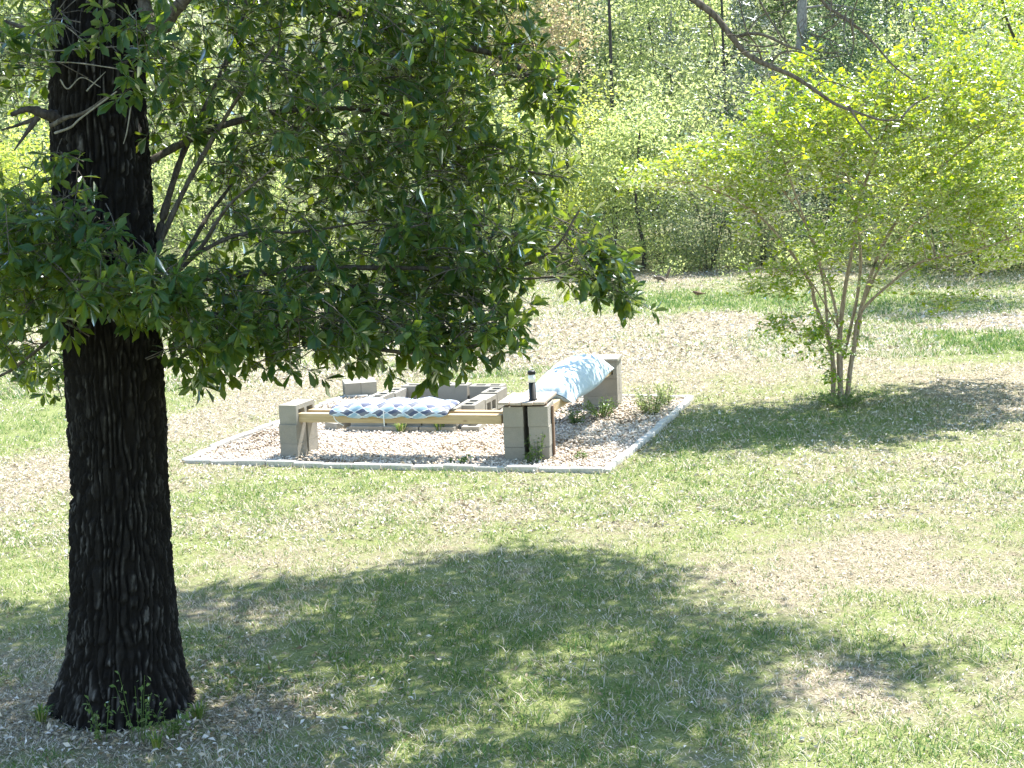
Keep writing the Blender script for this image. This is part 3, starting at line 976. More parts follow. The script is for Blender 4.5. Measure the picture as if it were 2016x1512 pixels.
def limb(pts, r0, r1, mat=M_TWIG, name='branch', label=None, sides=8, knob=.35):
    W = np.array([at(p[0], p[1], p[2]) for p in pts]) - OL
    V, F = tube(W, r0, r1, sides, 6 * len(pts), knob, rnd.randrange(9999))
    o = link(name, mk_mesh(name, V, F, mat, smooth=True), oak)
    if label:
        o['label'] = label
    return W + OL
limbs = []
LIMBS = [
    ([(285, 560, 8.55), (308, 480, 8.6), (330, 395, 8.7), (365, 290, 8.9), (420, 180, 9.1), (470, 60, 9.3), (500, -60, 9.4)], .024, .010),
    ([(290, 545, 8.5), (318, 470, 8.5), (370, 360, 8.45), (415, 280, 8.4), (470, 190, 8.3), (540, 90, 8.2)], .019, .007),
    ([(290, 600, 8.6), (352, 525, 8.8), (400, 440, 9.1), (440, 385, 9.3), (500, 310, 9.6), (600, 230, 9.9)], .017, .006),
    ([(290, 590, 8.4), (385, 500, 8.2), (425, 440, 8.1), (460, 395, 8.0), (540, 330, 7.9)], .014, .005),
    ([(385, 500, 8.2), (460, 465, 8.2), (530, 455, 8.3), (565, 458, 8.4), (640, 450, 8.5), (760, 430, 8.6)], .011, .005),
    ([(290, 560, 8.5), (420, 545, 8.5), (560, 533, 8.5), (640, 527, 8.45), (820, 528, 8.3), (1000, 528, 8.2), (1090, 490, 8.1), (1140, 415, 8.0)], .022, .005),
    ([(820, 528, 8.3), (980, 550, 8.4), (1120, 545, 8.5), (1200, 565, 8.5), (1240, 600, 8.5)], .009, .003),
    ([(290, 600, 8.4), (420, 620, 8.2), (600, 650, 8.1), (760, 690, 8.0), (900, 690, 7.9), (990, 650, 7.9)], .020, .005),
    ([(255, -150, 8.5), (290, 30, 8.3), (320, 55, 8.2), (345, 20, 8.1), (420, -60, 8.0)], .040, .026),
    ([(240, -420, 8.5), (420, -120, 8.8), (640, 10, 9.0), (830, 75, 9.0), (980, 110, 8.9), (1060, 170, 8.8), (1090, 235, 8.8)], .038, .005),
    ([(270, 330, 8.6), (430, 250, 8.9), (600, 215, 9.1), (760, 225, 9.2), (900, 290, 9.2), (1010, 330, 9.2), (1110, 350, 9.2)], .022, .004),
    ([(600, 215, 9.1), (700, 170, 8.8), (790, 150, 8.7), (880, 160, 8.6)], .010, .004),
    ([(130, 610, 8.5), (70, 560, 8.3), (0, 530, 8.2), (-120, 500, 8.1)], .020, .008),
    ([(130, 640, 8.5), (60, 700, 8.4), (0, 740, 8.4), (-80, 760, 8.3)], .012, .004),
    ([(130, 100, 8.5), (60, 60, 8.4), (-60, 20, 8.3)], .016, .006),
]
for pts, a, b in LIMBS:
    limbs.append(limb(pts, a, b))
# broken stub and dead twigs on the trunk
limb([(130, 235, 8.4), (90, 225, 8.3), (55, 215, 8.25), (22, 226, 8.2)], .036, .010, M_DARKBARK, 'stub', 'broken dead stub on the trunk side', 8, .5)
limb([(72, 232, 8.28), (40, 245, 8.25), (3, 256, 8.2)], .012, .005, M_DARKBARK, 'stub')
limb([(75, 230, 8.28), (52, 262, 8.25), (28, 296, 8.2)], .017, .004, M_DARKBARK, 'stub')
limb([(100, 248, 8.25), (130, 232, 8.2), (165, 222, 8.18), (216, 188, 8.12)], .013, .008, M_TWIG, 'dead_twig')
limb([(108, 262, 8.25), (140, 250, 8.2), (160, 232, 8.16), (230, 180, 8.1)], .007, .004, M_PALETWIG, 'dead_twig')
for pts in ([(0, 86, 8.1), (60, 90, 8.1), (110, 98, 8.1), (180, 98, 8.1), (330, 92, 8.1)], [(110, 40, 8.1), (130, 55, 8.1), (160, 82, 8.1)], [(60, 125, 8.1), (140, 125, 8.1), (205, 134, 8.1), (260, 145, 8.1)],
            [(250, 10, 8.1), (262, 35, 8.1), (285, 60, 8.1)], [(115, 160, 8.1), (130, 172, 8.1), (160, 150, 8.1), (196, 172, 8.1)], [(168, 178, 8.1), (190, 160, 8.1), (204, 140, 8.1)], [(262, 205, 8.1), (250, 255, 8.1), (240, 280, 8.1)]):
    limb([(q[0] + rnd.uniform(-5, 5), q[1] + rnd.uniform(-5, 5), q[2]) for q in pts], .0042, .002, M_PALETWIG, 'dead_twig', None, 5)
# bare bough drooping in from above
BT = [(193, -560, 8.5), (520, -420, 9.0), (900, -260, 9.3), (1200, -120, 9.4), (1320, -35, 9.4), (1375, 6, 9.4), (1408, 32, 9.4), (1440, 72, 9.4), (1472, 108, 9.4), (1520, 132, 9.4), (1562, 150, 9.4), (1605, 178, 9.4), (1645, 205, 9.4), (1690, 222, 9.4), (1735, 236, 9.4), (1775, 236, 9.4)]
limb(BT, .029, .004, M_BOUGH, 'bough', 'bare brown bough drooping in front of the bright green tree', 8, .2)
for pts, a, b in (([(1452, 72, 9.4), (1480, 66, 9.3), (1512, 72, 9.3), (1548, 90, 9.3), (1576, 98, 9.3)], .009, .005), ([(1516, 128, 9.4), (1535, 106, 9.4), (1565, 101, 9.4), (1602, 112, 9.4)], .006, .003),
                  ([(1670, 208, 9.4), (1690, 240, 9.4), (1716, 272, 9.4)], .007, .004), ([(1396, 28, 9.4), (1402, 66, 9.4), (1412, 108, 9.4)], .004, .002), ([(1775, 232, 9.4), (1800, 205, 9.5), (1830, 190, 9.5)], .006, .003),
                  ([(1500, 118, 9.4), (1490, 90, 9.3), (1470, 60, 9.2), (1455, 0, 9.2)], .005, .003), ([(1470, 66, 9.4), (1500, 30, 9.5), (1560, 20, 9.6)], .004, .002),
                  ([(1590, -60, 9.6), (1622, 6, 9.6), (1655, 30, 9.6), (1690, 56, 9.6), (1720, 85, 9.6), (1760, 130, 9.6), (1800, 160, 9.6)], .010, .003), ([(1655, 30, 9.6), (1640, 50, 9.6), (1610, 60, 9.6)], .004, .002),
                  ([(1480, -30, 9.5), (1500, 10, 9.5), (1530, 60, 9.5), (1560, 96, 9.5)], .005, .003), ([(1530, -20, 9.5), (1545, 20, 9.5), (1520, 70, 9.5)], .004, .002), ([(1600, 176, 9.4), (1630, 160, 9.4), (1690, 180, 9.4)], .004, .002)):
    limb(pts, a * 1.25, b * 1.25, M_BOUGH, 'dead_twig', None, 5)
rs_ = random.Random(77)
for k in range(26):
    px, py = rs_.uniform(1450, 1720), rs_.uniform(-20, 110)
    a = rs_.uniform(0, 6.28); l = rs_.uniform(40, 95)
    e1 = (px + l * .5 * math.cos(a) + rs_.uniform(-9, 9), py + l * .5 * math.sin(a) + rs_.uniform(-9, 9)); e2 = (px + l * math.cos(a), py + l * math.sin(a))
    y_ = 9.3 + rs_.uniform(-.25, .4)
    limb([(px, py, y_), (*e1, y_ + rs_.uniform(-.1, .1)), (*e2, y_ + rs_.uniform(-.2, .2))], rs_.uniform(.003, .006), .002, M_BOUGH, 'dead_twig', None, 4)
# upper limbs of the crown, above the picture
for k in range(13):
    a = k * 2.4 + .3
    z0 = 4.6 + 2.4 * (k / 13); r = rnd.uniform(3.2, 5.6)
    x0, _ = trunk_at(np.array(z0)); x0 = float(x0)
    dx, dy = math.cos(a), math.sin(a) * .8
    P = np.array([(x0, OY, z0), (x0 + dx * r * .4, OY + dy * r * .4, z0 + .7), (x0 + dx * r * .75, OY + dy * r * .75, z0 + .9), (x0 + dx * r, OY + dy * r, z0 + .8)]) - OL
    if OL[1] + P[-1][1] > 13 or OL[0] + P[-1][0] > 3.5:
        P[1:] = P[0] + (P[1:] - P[0]) * .7
    V, F = tube(P, .085, .02, 8, 16, .2, k)
    link('branch', mk_mesh('branch', V, F, M_TWIG, smooth=True), oak)

# leafy sprays: (cx, cy, rx, ry, number, depth from, depth to)
BLOBS = [
    (420, 60, 190, 90, 62, 7.9, 10.2), (620, 70, 200, 110, 85, 7.8, 10.4), (800, 60, 150, 90, 62, 8.0, 10.0), (930, 40, 90, 60, 24, 8.2, 9.4),
    (1030, 75, 45, 50, 8, 8.5, 9.2), (1050, 165, 42, 50, 14, 8.5, 9.1), (1000, 130, 40, 40, 8, 8.5, 9.2), (1080, 215, 18, 28, 4, 8.6, 8.9),
    (470, 220, 180, 110, 75, 7.8, 10.6), (680, 230, 190, 110, 92, 7.8, 10.4), (850, 200, 90, 100, 44, 8.2, 10.0), (890, 290, 70, 50, 20, 8.5, 9.6),
    (560, 350, 190, 90, 70, 7.9, 10.6), (760, 370, 170, 100, 82, 7.9, 10.4), (930, 350, 100, 60, 32, 8.6, 9.6), (1030, 350, 60, 28, 12, 8.9, 9.5), (980, 270, 50, 30, 10, 8.8, 9.5),
    (410, 400, 90, 100, 22, 8.8, 10.6), (680, 480, 190, 60, 58, 7.8, 9.8), (880, 480, 160, 70, 60, 7.8, 9.4), (1050, 500, 110, 55, 34, 7.9, 8.9), (1135, 450, 45, 45, 9, 7.9, 8.5), (1170, 520, 50, 60, 16, 8.1, 8.8), (1205, 575, 35, 28, 6, 8.3, 8.7),
    (420, 590, 130, 60, 55, 7.4, 9.4), (600, 600, 170, 60, 74, 7.5, 9.2), (790, 600, 140, 55, 52, 7.7, 9.2), (930, 560, 110, 40, 26, 7.9, 8.9), (1090, 560, 60, 25, 8, 8.1, 8.7),
    (520, 690, 170, 38, 34, 7.5, 8.8), (700, 680, 140, 45, 36, 7.6, 8.6), (850, 690, 70, 40, 18, 7.7, 8.4), (950, 670, 50, 40, 18, 7.7, 8.2), (370, 700, 60, 50, 15, 7.6, 8.8), (400, 760, 30, 18, 3, 7.8, 8.4),
    (860, 725, 90, 18, 6, 7.8, 8.2), (540, 745, 40, 14, 3, 7.7, 8.1),
    (250, 560, 120, 60, 42, 7.3, 8.15), (90, 500, 130, 90, 70, 7.3, 8.6), (20, 560, 100, 100, 34, 7.4, 9.2), (150, 430, 70, 40, 16, 7.5, 8.1), (60, 410, 70, 50, 18, 7.5, 8.3), (60, 660, 80, 60, 24, 7.7, 9.4), (90, 740, 55, 45, 12, 8.6, 9.4), (20, 720, 40, 40, 8, 8.0, 9.2), (130, 330, 30, 30, 4, 7.8, 8.1), (330, 580, 60, 50, 18, 7.3, 8.2),
    (55, 60, 90, 90, 34, 7.9, 10.2), (40, 170, 60, 40, 10, 8.2, 10.0), (190, 50, 90, 50, 13, 7.6, 8.2), (290, 130, 60, 90, 20, 7.6, 9.6), (230, 150, 40, 40, 5, 7.7, 8.1), (330, 250, 60, 100, 18, 8.7, 10.2),
    (620, -70, 420, 60, 120, 8.0, 10.6), (150, -70, 250, 60, 50, 7.8, 10.0), (-120, 300, 90, 380, 60, 7.8, 10.0), (950, -60, 90, 50, 20, 8.4, 9.6),
]
def sprays():
    rs = np.random.default_rng(23)
    C, Dm = [], []
    for cx, cy, rx, ry, n, y0, y1 in BLOBS:
        n = max(2, int(n * (1.15 if cx > 1000 else 1.08)))
        if cy > 640:
            cy -= 26; ry *= .85
        a = rs.random(n) * 2 * np.pi; r = np.sqrt(rs.random(n))
        px = cx + rx * r * np.cos(a); py = cy + ry * r * np.sin(a); Y = y0 + (y1 - y0) * rs.random(n)
        for i in range(n):
            w = at(px[i], py[i], Y[i])
            C.append(w)
    C = np.array(C); n = len(C)
    # grow away from the trunk, drooping a little
    tx, _ = trunk_at(C[:, 2])
    out = np.stack([C[:, 0] - tx, (C[:, 1] - OY) * .8, np.zeros(n)], -1)
    D = unit(unit(out) + rs.normal(0, .55, (n, 3)) + np.array([0, 0, -.18]))
    Ls = .20 + .24 * rs.random(n)
    P, LD, LN, LL, LT = [], [], [], [], []
    tw = []
    keepc = vnoise(C[:, 0] * 4.2 + 5, C[:, 2] * 5.0 + C[:, 1] * 1.5, 88) > .27
    C, D, Ls = C[keepc], D[keepc], Ls[keepc]; n = len(C)
    for i in range(n):
        d = D[i]; tone = rs.normal(0, .16)
        base = C[i] - d * Ls[i] * .5; tip = C[i] + d * Ls[i] * .45 + np.array([0, 0, -.05 * Ls[i]])
        tw.append(tube([base - OL, C[i] - OL + np.array([0, 0, .02]), tip - OL], .0034, .0016, 3, 4))
        nodes = [(tip, d, int(6 + 4 * rs.random()))]
        for q in range(1 + (rs.random() < .65)):
            t = .25 + .5 * rs.random()
            p = base * (1 - t) + tip * t
            sd = unit(d * .7 + rs.normal(0, .6, 3))
            e = p + sd * (.05 + .08 * rs.random())
            tw.append(tube([p - OL, e - OL], .0022, .0014, 3, 2))
            nodes.append((e, sd, int(4 + 4 * rs.random())))
        for e, ax, k in nodes:
            r = rs.normal(size=(k, 3)); r -= (r @ ax)[:, None] * ax; r = unit(r)
            ca = .15 + .85 * rs.random((k, 1))
            ld = unit(ax[None] * ca + r * (1.15 - .55 * ca) + np.array([0, 0, -.16]))
            P.append(e[None] - ax[None] * (.035 * rs.random((k, 1)))); LD.append(ld)
            LN.append(np.array([0, 0, .8]) + ax[None] * .35 + rs.normal(0, .32, (k, 3)))
            LL.append(.056 + .060 * rs.random(k)); LT.append(np.clip(rs.normal(.4, .2, k) + tone, 0, 1))
    P = np.concatenate(P); LD = np.concatenate(LD); LN = np.concatenate(LN); LL = np.concatenate(LL); LT = np.concatenate(LT)
    V, F = join(tw)
    o = link('twigs', mk_mesh('twigs', V, F, M_TWIG), oak, kind='stuff')
    W = LL * (.32 + .12 * rs.random(len(LL)))
    # the nearest leaves are parts of their own
    near = np.argsort(P[:, 1] + rs.random(len(P)) * .25)[:300]
    rest = np.ones(len(P), bool); rest[near] = False
    Vf, Ff = leaf_geo(P[rest] - OL, LD[rest], LN[rest], LL[rest], W[rest], LEAF8_V, LEAF8_F)
    tint = np.repeat(LT[rest], 8)
    protos = []
    for k in range(5):
        me = mk_mesh('leaf', LEAF8_V * np.array([.36, 1, 1]), LEAF8_F, M_OAK, np.full(8, k / 4)); protos.append(me)
    Dn = unit(LD); Sn = unit(np.cross(Dn, LN)); Un = np.cross(Sn, Dn)
    for i in near:
        o = bpy.data.objects.new('leaf', protos[int(LT[i] * 4.99)])
        COL.objects.link(o); o.parent = oak
        m = Matrix.Identity(4)
        for r in range(3):
            m[r][0], m[r][1], m[r][2], m[r][3] = Sn[i][r] * LL[i], Dn[i][r] * LL[i], Un[i][r] * LL[i], P[i][r] - OL[r]
        o.matrix_local = m
    return Vf, Ff, tint
oakV, oakF, oakT = sprays()

# the crown above the picture, which shades the lawn in front
SH = [(-700, 1190), (0, 1190), (130, 1200), (345, 1168), (500, 1152), (700, 1138), (850, 1108), (1000, 1085), (1150, 1095), (1250, 1105), (1330, 1130), (1400, 1190), (1500, 1230), (1600, 1268), (1720, 1285), (1850, 1308), (1930, 1335), (1860, 1352), (1700, 1352), (1570, 1372), (1480, 1400), (1420, 1430), (1440, 1480), (1500, 1560), (1450, 1900), (-900, 1900)]
SHW = np.array([gp(*q)[:2] for q in SH])
def inside_poly(x, y, P):
    c = np.zeros(len(x), bool); j = len(P) - 1
    for i in range(len(P)):
        xi, yi = P[i]; xj, yj = P[j]
        t = ((yi > y) != (yj > y)) & (x < (xj - xi) * (y - yi) / (yj - yi + 1e-12) + xi)
        c ^= t; j = i
    return c
def upper_crown():
    rs = np.random.default_rng(31)
    n = 30000
    x = rs.uniform(-6.5, 4.2, n); y = rs.uniform(4.4, 12.6, n)
    ok = inside_poly(x, y, SHW)
    # openings: sun flecks low on the right and near the bottom edge
    fl_ = fbm(x * 1.25 + 3, y * 1.7, 71, 3)
    lowright = sstep(9.6, 7.2, y) * sstep(-1.8, 1.0, x)
    ok &= fl_ < .585 - .17 * lowright
    lowb = (x > -4.4) & (x < -.6) & (y > 6.2) & (y < 9.1)
    ok &= ~(lowb & (rs.random(n) < .62))
    x, y = x[ok], y[ok]
    n = len(x)
    z = 4.6 + 4.2 * rs.random(n) ** 1.2
    k = sun_dir[:2] / sun_dir[2]
    X = x + z * k[0]; Y = y + z * k[1]
    top = H_CAM + Y * math.tan(math.radians(5.25)) + .045 * np.abs(X + 0) + .45
    good = z > top
    X, Y, z = X[good], Y[good], z[good]
    sel = rs.permutation(len(X))[:2100]
    C = np.stack([X[sel], Y[sel], z[sel]], -1)
    m = 17
    n = len(C)
    P = C[:, None] + rs.normal(0, 1, (n, m, 3)) * np.array([.17, .17, .10])
    P = P.reshape(-1, 3)
    D = unit(rs.normal(size=(len(P), 3)) * np.array([1, 1, .5])); N = unit(rs.normal(0, .45, (len(P), 3)) + np.array([0, 0, 1.0]))
    L_ = .085 + .05 * rs.random(len(P))
    V, F = leaf_geo(P - OL, D, N, L_, L_ * .42)
    return V, F, np.repeat(np.clip(rs.normal(.4, .25, len(P)), 0, 1), 2)
uV, uF, uT = upper_crown()
V, F = join([(oakV, oakF), (uV, uF)])
link('foliage', mk_mesh('foliage', V, F, M_OAK, np.concatenate([oakT, uT])), oak, kind='stuff')

# ------------------------------------------------------------------ crape myrtle
MY = gp(1652, 785)
myr = thing('crape_myrtle', 'bright yellow green multi stemmed small tree on the lawn beside the gravel bed', 'tree', MY)
ML = np.array([MY[0], MY[1], 0])
Y0 = MY[1]
STEMS = [
    ([(1640, 790, 0), (1640, 720, 0), (1632, 670, .0), (1605, 600, -.1), (1598, 565, -.15), (1576, 525, -.2), (1545, 480, -.3), (1500, 430, -.4), (1440, 390, -.5), (1370, 360, -.6)], .036, .007),
    ([(1655, 785, .05), (1655, 700, .05), (1652, 650, .1), (1638, 580, .2), (1615, 520, .3), (1600, 470, .4), (1560, 400, .6), (1510, 340, .8)], .030, .007),
    ([(1656, 782, 0), (1652, 700, 0), (1655, 640, 0), (1665, 560, -.1), (1680, 480, -.2), (1690, 400, -.2), (1715, 330, -.2), (1745, 250, -.2), (1760, 180, -.2)], .040, .007),
    ([(1667, 778, .08), (1675, 720, .1), (1690, 640, .15), (1700, 590, .2), (1730, 500, .3), (1775, 420, .4), (1830, 350, .5), (1900, 290, .6), (1980, 235, .7), (2070, 200, .8)], .038, .008),
    ([(1665, 775, .02), (1680, 690, -.05), (1692, 620, -.1), (1745, 565, -.2), (1815, 515, -.35), (1895, 500, -.5), (1980, 472, -.6), (2090, 420, -.6)], .026, .006),
    ([(1645, 745, -.05), (1630, 650, -.1), (1622, 560, -.2), (1600, 480, -.4), (1565, 380, -.6), (1530, 280, -.7), (1500, 220, -.8)], .024, .006),
    ([(1660, 705, .1), (1690, 570, .3), (1692, 470, .5), (1670, 350, .7), (1650, 250, .8), (1640, 150, .9)], .026, .006),
    ([(1690, 620, .1), (1735, 520, .6), (1800, 440, 1.0), (1870, 400, 1.3), (1950, 360, 1.5)], .020, .006),
    ([(1652, 650, .1), (1600, 560, -.5), (1560, 530, -.8), (1500, 530, -1.0)], .012, .004),
    ([(1640, 700, 0), (1610, 670, -.2), (1575, 660, -.4), (1545, 650, -.5)], .008, .003),
]
stem_pts = []
for pts, a, b in STEMS:
    W = np.array([at(p[0], p[1], Y0 + p[2]) for p in pts]) - ML
    if pts[0][1] > 770:
        W[0][2] = -.05
    stem_pts.append(W)
    V, F = tube(W, a * .84, b, 8, 5 * len(pts), .22, rnd.randrange(99))
    link('stem', mk_mesh('stem', V, F, M_MYRTLE_BARK, smooth=True), myr)
MB = [(1650, 300, 210, 120, 235, -1.4, 1.4), (1500, 330, 160, 85, 165, -1.2, 1.0), (1370, 345, 110, 45, 62, -1.0, .4), (1265, 356, 55, 16, 14, -.8, -.3), (1820, 290, 190, 140, 260, -1.3, 1.6),
      (1975, 330, 120, 190, 200, -1.0, 1.8), (1600, 220, 130, 60, 85, -1.0, 1.0), (1590, 140, 70, 35, 22, -.4, .6), (1745, 150, 90, 50, 42, -.5, .8), (1860, 190, 120, 80, 95, -.8, 1.2), (1950, 130, 80, 70, 55, -.4, 1.4),
      (1520, 430, 130, 60, 44, -1.2, .8), (1650, 440, 150, 70, 60, -1.4, 1.2), (1820, 430, 150, 75, 100, -1.3, 1.5), (1960, 460, 90, 65, 60, -1.0, 1.5), (1440, 395, 90, 40, 36, -1.0, .2),
      (1560, 555, 80, 35, 24, -1.3, -.2), (1500, 560, 40, 16, 6, -1.2, -.6), (1575, 645, 55, 30, 20, -.7, -.1), (1640, 685, 30, 16, 6, -.5, 0), (1860, 592, 48, 22, 8, -1.2, -.6), (1740, 545, 70, 30, 7, -.8, .8),
      (1690, 655, 16, 14, 3, 0, .2), (1640, 745, 20, 20, 3, -.2, .1), (1690, 690, 14, 12, 2, 0, .1), (1530, 640, 30, 10, 4, -.6, -.3), (2080, 350, 100, 180, 90, -1.0, 1.6), (1600, 500, 90, 40, 14, -1.0, .6), (1870, 520, 90, 30, 12, -1.0, .2)]
def myrtle_leaves():
    rs = np.random.default_rng(41)
    C = []
    for cx, cy, rx, ry, n, y0, y1 in MB:
        a = rs.random(n) * 2 * np.pi; r = np.sqrt(rs.random(n))
        for i in range(n):
            # depth narrows toward the rim of the crown
            dep = Y0 + (y0 + (y1 - y0) * rs.random()) * (1 if r[i] < .8 else .7)
            C.append(at(cx + rx * r[i] * math.cos(a[i]), cy + ry * r[i] * math.sin(a[i]), dep))
    C = np.array(C)
    C = C[vnoise(C[:, 0] * 2.2 + 9, C[:, 2] * 4.2 + C[:, 1], 55) > .28]; n = len(C)
    out = C - np.array([ML[0], ML[1], 1.2])
    D = unit((unit(out) * .9 + rs.normal(0, .5, (n, 3))) * np.array([1, 1, .45]) + np.array([0, 0, .10]))
    k = 26
    Ls = .34 + .30 * rs.random(n)
    t = np.sort(rs.random((n, k)), 1)
    S = unit(np.cross(D, np.array([0, 0, 1.0]))); U = np.cross(S, D)
    sg = np.where(np.arange(k) % 2 == 0, 1, -1)[None, :, None]
    P = C[:, None] + D[:, None] * ((t - .5) * Ls[:, None])[..., None] + rs.normal(0, .02, (n, k, 3))
    LD = D[:, None] * .6 + S[:, None] * sg * (.6 + .5 * rs.random((n, k, 1))) + U[:, None] * rs.normal(0, .4, (n, k, 1))
    LN = U[:, None] * .4 + np.array([0, 0, .8]) + rs.normal(0, .45, (n, k, 3))
    P = P.reshape(-1, 3); LD = LD.reshape(-1, 3); LN = LN.reshape(-1, 3)
    L_ = .046 + .042 * rs.random(len(P))
    V, F = leaf_geo(P - ML, LD, LN, L_, L_ * .52)
    tint = np.clip(rs.normal(.40, .22, len(P)) + .30 * np.repeat(rs.normal(0, .7, n), k) + .10 * (P[:, 2] - 2.5), 0, 1)
    link('foliage', mk_mesh('foliage', V, F, M_MYRTLE, np.repeat(tint, 2)), myr, kind='stuff')
    tw = []
    allp = np.concatenate([curve_pts(s, 30) for s in stem_pts]) + ML
    for i in range(n):
        b = C[i] - D[i] * Ls[i] * .5
        tw.append(tube([b - ML, C[i] - ML, C[i] + D[i] * Ls[i] * .48 - ML], .003, .0015, 3, 3))
        q = allp[np.argmin(((allp - b) ** 2).sum(1))]
        if i % 3 == 0 and np.linalg.norm(q - b) < .55:
            mid_ = (q + b) / 2 + np.array([0, 0, .03])
            tw.append(tube([q - ML, mid_ - ML, b - ML], .006, .003, 4, 4))
    tri = []
    V, F = join(tw)
    link('twigs', mk_mesh('twigs', V, F, M_MYRTLE_BARK), myr, kind='stuff')
myrtle_leaves()

# ------------------------------------------------------------------ wood edge
def crown_points(rs, n_cl, per, cx, cy, z0, w, d, h, sig, shell=.55, under=.0):
    """leaf points in clumps through an uneven ellipsoid"""
    v = rs.normal(size=(n_cl, 3)); v = unit(v)
    r = (shell + (1 - shell) * rs.random(n_cl)) ** .8
    bump = .72 + .5 * rs.random(n_cl)
    c = v * (r * bump)[:, None] * np.array([w / 2, d / 2, h / 2]) + np.array([cx, cy, z0 + h / 2])
    P = c[:, None] + rs.normal(0, 1, (n_cl, per, 3)) * sig * np.array([1, 1, .7])
    return P.reshape(-1, 3), np.repeat(rs.normal(0, .30, n_cl), per)

def leafset(rs, P, L0, L1, asp=.5, up=.9, spread=.55):
    n = len(P)
    D = unit(rs.normal(size=(n, 3)) * np.array([1, 1, .7]) + np.array([0, 0, -.15]))
    N = rs.normal(0, spread, (n, 3)) + np.array([0, 0, up])
    L_ = L0 + (L1 - L0) * rs.random(n)
    return leaf_geo(P, D, N, L_, L_ * asp)

def shrub(name, label, cat, x, y, w, h, mat, n_cl, per=34, L=(.075, .125), z0=.1, trunk=None, bark=M_DARKBARK, sig=.17, d=None, seed=None, group=None, nstem=4, shell=.45, asp=.5):
    rs = np.random.default_rng(seed or rnd.randrange(99999))
    g0 = float(gz(x, y))
    o = thing(name, label, cat, (x, y, g0), group)
    P, ct = crown_points(rs, int(n_cl * .72), per, 0, 0, z0, w, d or w * .8, h - z0, sig, shell)
    P = P[P[:, 2] > .02]
    ct = ct[:len(P)]
    V, F = leafset(rs, P, *L, asp=asp)
    tint = np.clip(rs.normal(.42, .22, len(P)) + ct, 0, 1)
    link('foliage', mk_mesh('foliage', V, F, mat, np.repeat(tint, 2)), o, kind='stuff')
    if trunk:
        r0, pts = trunk
        V, F = tube(pts, r0, r0 * .35, 7, 5 * len(pts), .25, 5)
        link('trunk', mk_mesh('trunk', V, F, bark, smooth=True), o)
    else:
        tw = []
        for k in range(nstem):
            a = rs.random() * 6.28; rr = rs.random() * .3 * w
            tw.append(tube([(.06 * math.cos(a), .06 * math.sin(a), -.05), (.4 * rr * math.cos(a) + .05 * rs.normal(), .4 * rr * math.sin(a), h * .35), (rr * math.cos(a), rr * math.sin(a), h * .8)], .022, .006, 6, 8, .2))
        V, F = join(tw)
        link('stems', mk_mesh('stems', V, F, bark, smooth=True), o)
    return o

def px_at(px, Y):
    """ground position under picture column px at depth Y (column taken at mid height of the wood edge)"""
    return float(at(px, 450, Y)[0])

S = []
def add(px, Y, *a, **k):
    return shrub(*a[:3], px_at(px, Y), Y, *a[3:], **k)

add(980, 37.5, 'leafy_shrub', 'wide pale green shrub behind the tip of the oak bough', 'shrub', 4.6, 4.3, M_SHRUB_L, 330, seed=1, sig=.2)
add(1120, 38.5, 'leafy_shrub', 'tall yellow green shrub below the slim dark pine trunk', 'shrub', 3.6, 4.9, M_SHRUB_Y, 290, seed=2, sig=.2)
add(1300, 37.5, 'leafy_shrub', 'rounded light green shrub between the slim pine and the bright small tree', 'shrub', 3.4, 4.6, M_SHRUB_L, 270, seed=3, sig=.2)
add(1395, 35.2, 'leafy_shrub', 'low dense grey green shrub at the lawn edge beside the squirrel', 'shrub', 2.7, 2.3, M_SHRUB_G, 230, seed=4, L=(.06, .09))
add(1500, 35.8, 'leafy_shrub', 'larger grey green shrub behind the bright tree at the lawn edge', 'shrub', 3.3, 3.1, M_SHRUB_G, 260, seed=5, L=(.06, .10))
add(1330, 43, 'leafy_tree', 'soft green young tree standing high between two thin trunks', 'tree', 3.8, 8.2, M_SHRUB_L, 330, seed=6, z0=1.2, sig=.24, L=(.09, .15))
add(1080, 43, 'young_maple', 'young tree with orange pink new leaves at the top edge', 'tree', 3.4, 8.6, M_RED, 300, seed=7, z0=3.2, sig=.26, L=(.10, .16))
add(930, 44, 'leafy_tree', 'bright green tree rising beside the orange pink young tree', 'tree', 3.6, 8.8, M_SHRUB_Y, 300, seed=8, z0=1.5, sig=.24, L=(.09, .15))
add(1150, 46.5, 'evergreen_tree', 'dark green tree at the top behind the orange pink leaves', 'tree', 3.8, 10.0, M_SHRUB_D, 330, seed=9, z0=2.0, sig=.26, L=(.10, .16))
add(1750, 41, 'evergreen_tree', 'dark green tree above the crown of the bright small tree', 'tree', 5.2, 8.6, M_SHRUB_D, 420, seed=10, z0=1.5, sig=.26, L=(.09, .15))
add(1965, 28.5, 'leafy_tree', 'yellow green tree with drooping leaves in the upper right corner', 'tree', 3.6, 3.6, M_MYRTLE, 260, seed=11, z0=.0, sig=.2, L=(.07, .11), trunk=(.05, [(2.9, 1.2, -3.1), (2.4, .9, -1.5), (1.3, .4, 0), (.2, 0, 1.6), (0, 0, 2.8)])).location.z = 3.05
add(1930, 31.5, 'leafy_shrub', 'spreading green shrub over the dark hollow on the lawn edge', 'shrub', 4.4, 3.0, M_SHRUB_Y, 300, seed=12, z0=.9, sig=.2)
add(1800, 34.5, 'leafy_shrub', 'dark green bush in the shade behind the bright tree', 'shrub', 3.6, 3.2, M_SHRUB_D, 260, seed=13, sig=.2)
add(2000, 32.6, 'leafy_shrub', 'dark low bush in the deep shade at the right end of the lawn', 'shrub', 4.6, 2.0, M_SHRUB_D, 300, seed=20, sig=.2)  # added bush: its dark leaves stand in for shade under the canopies
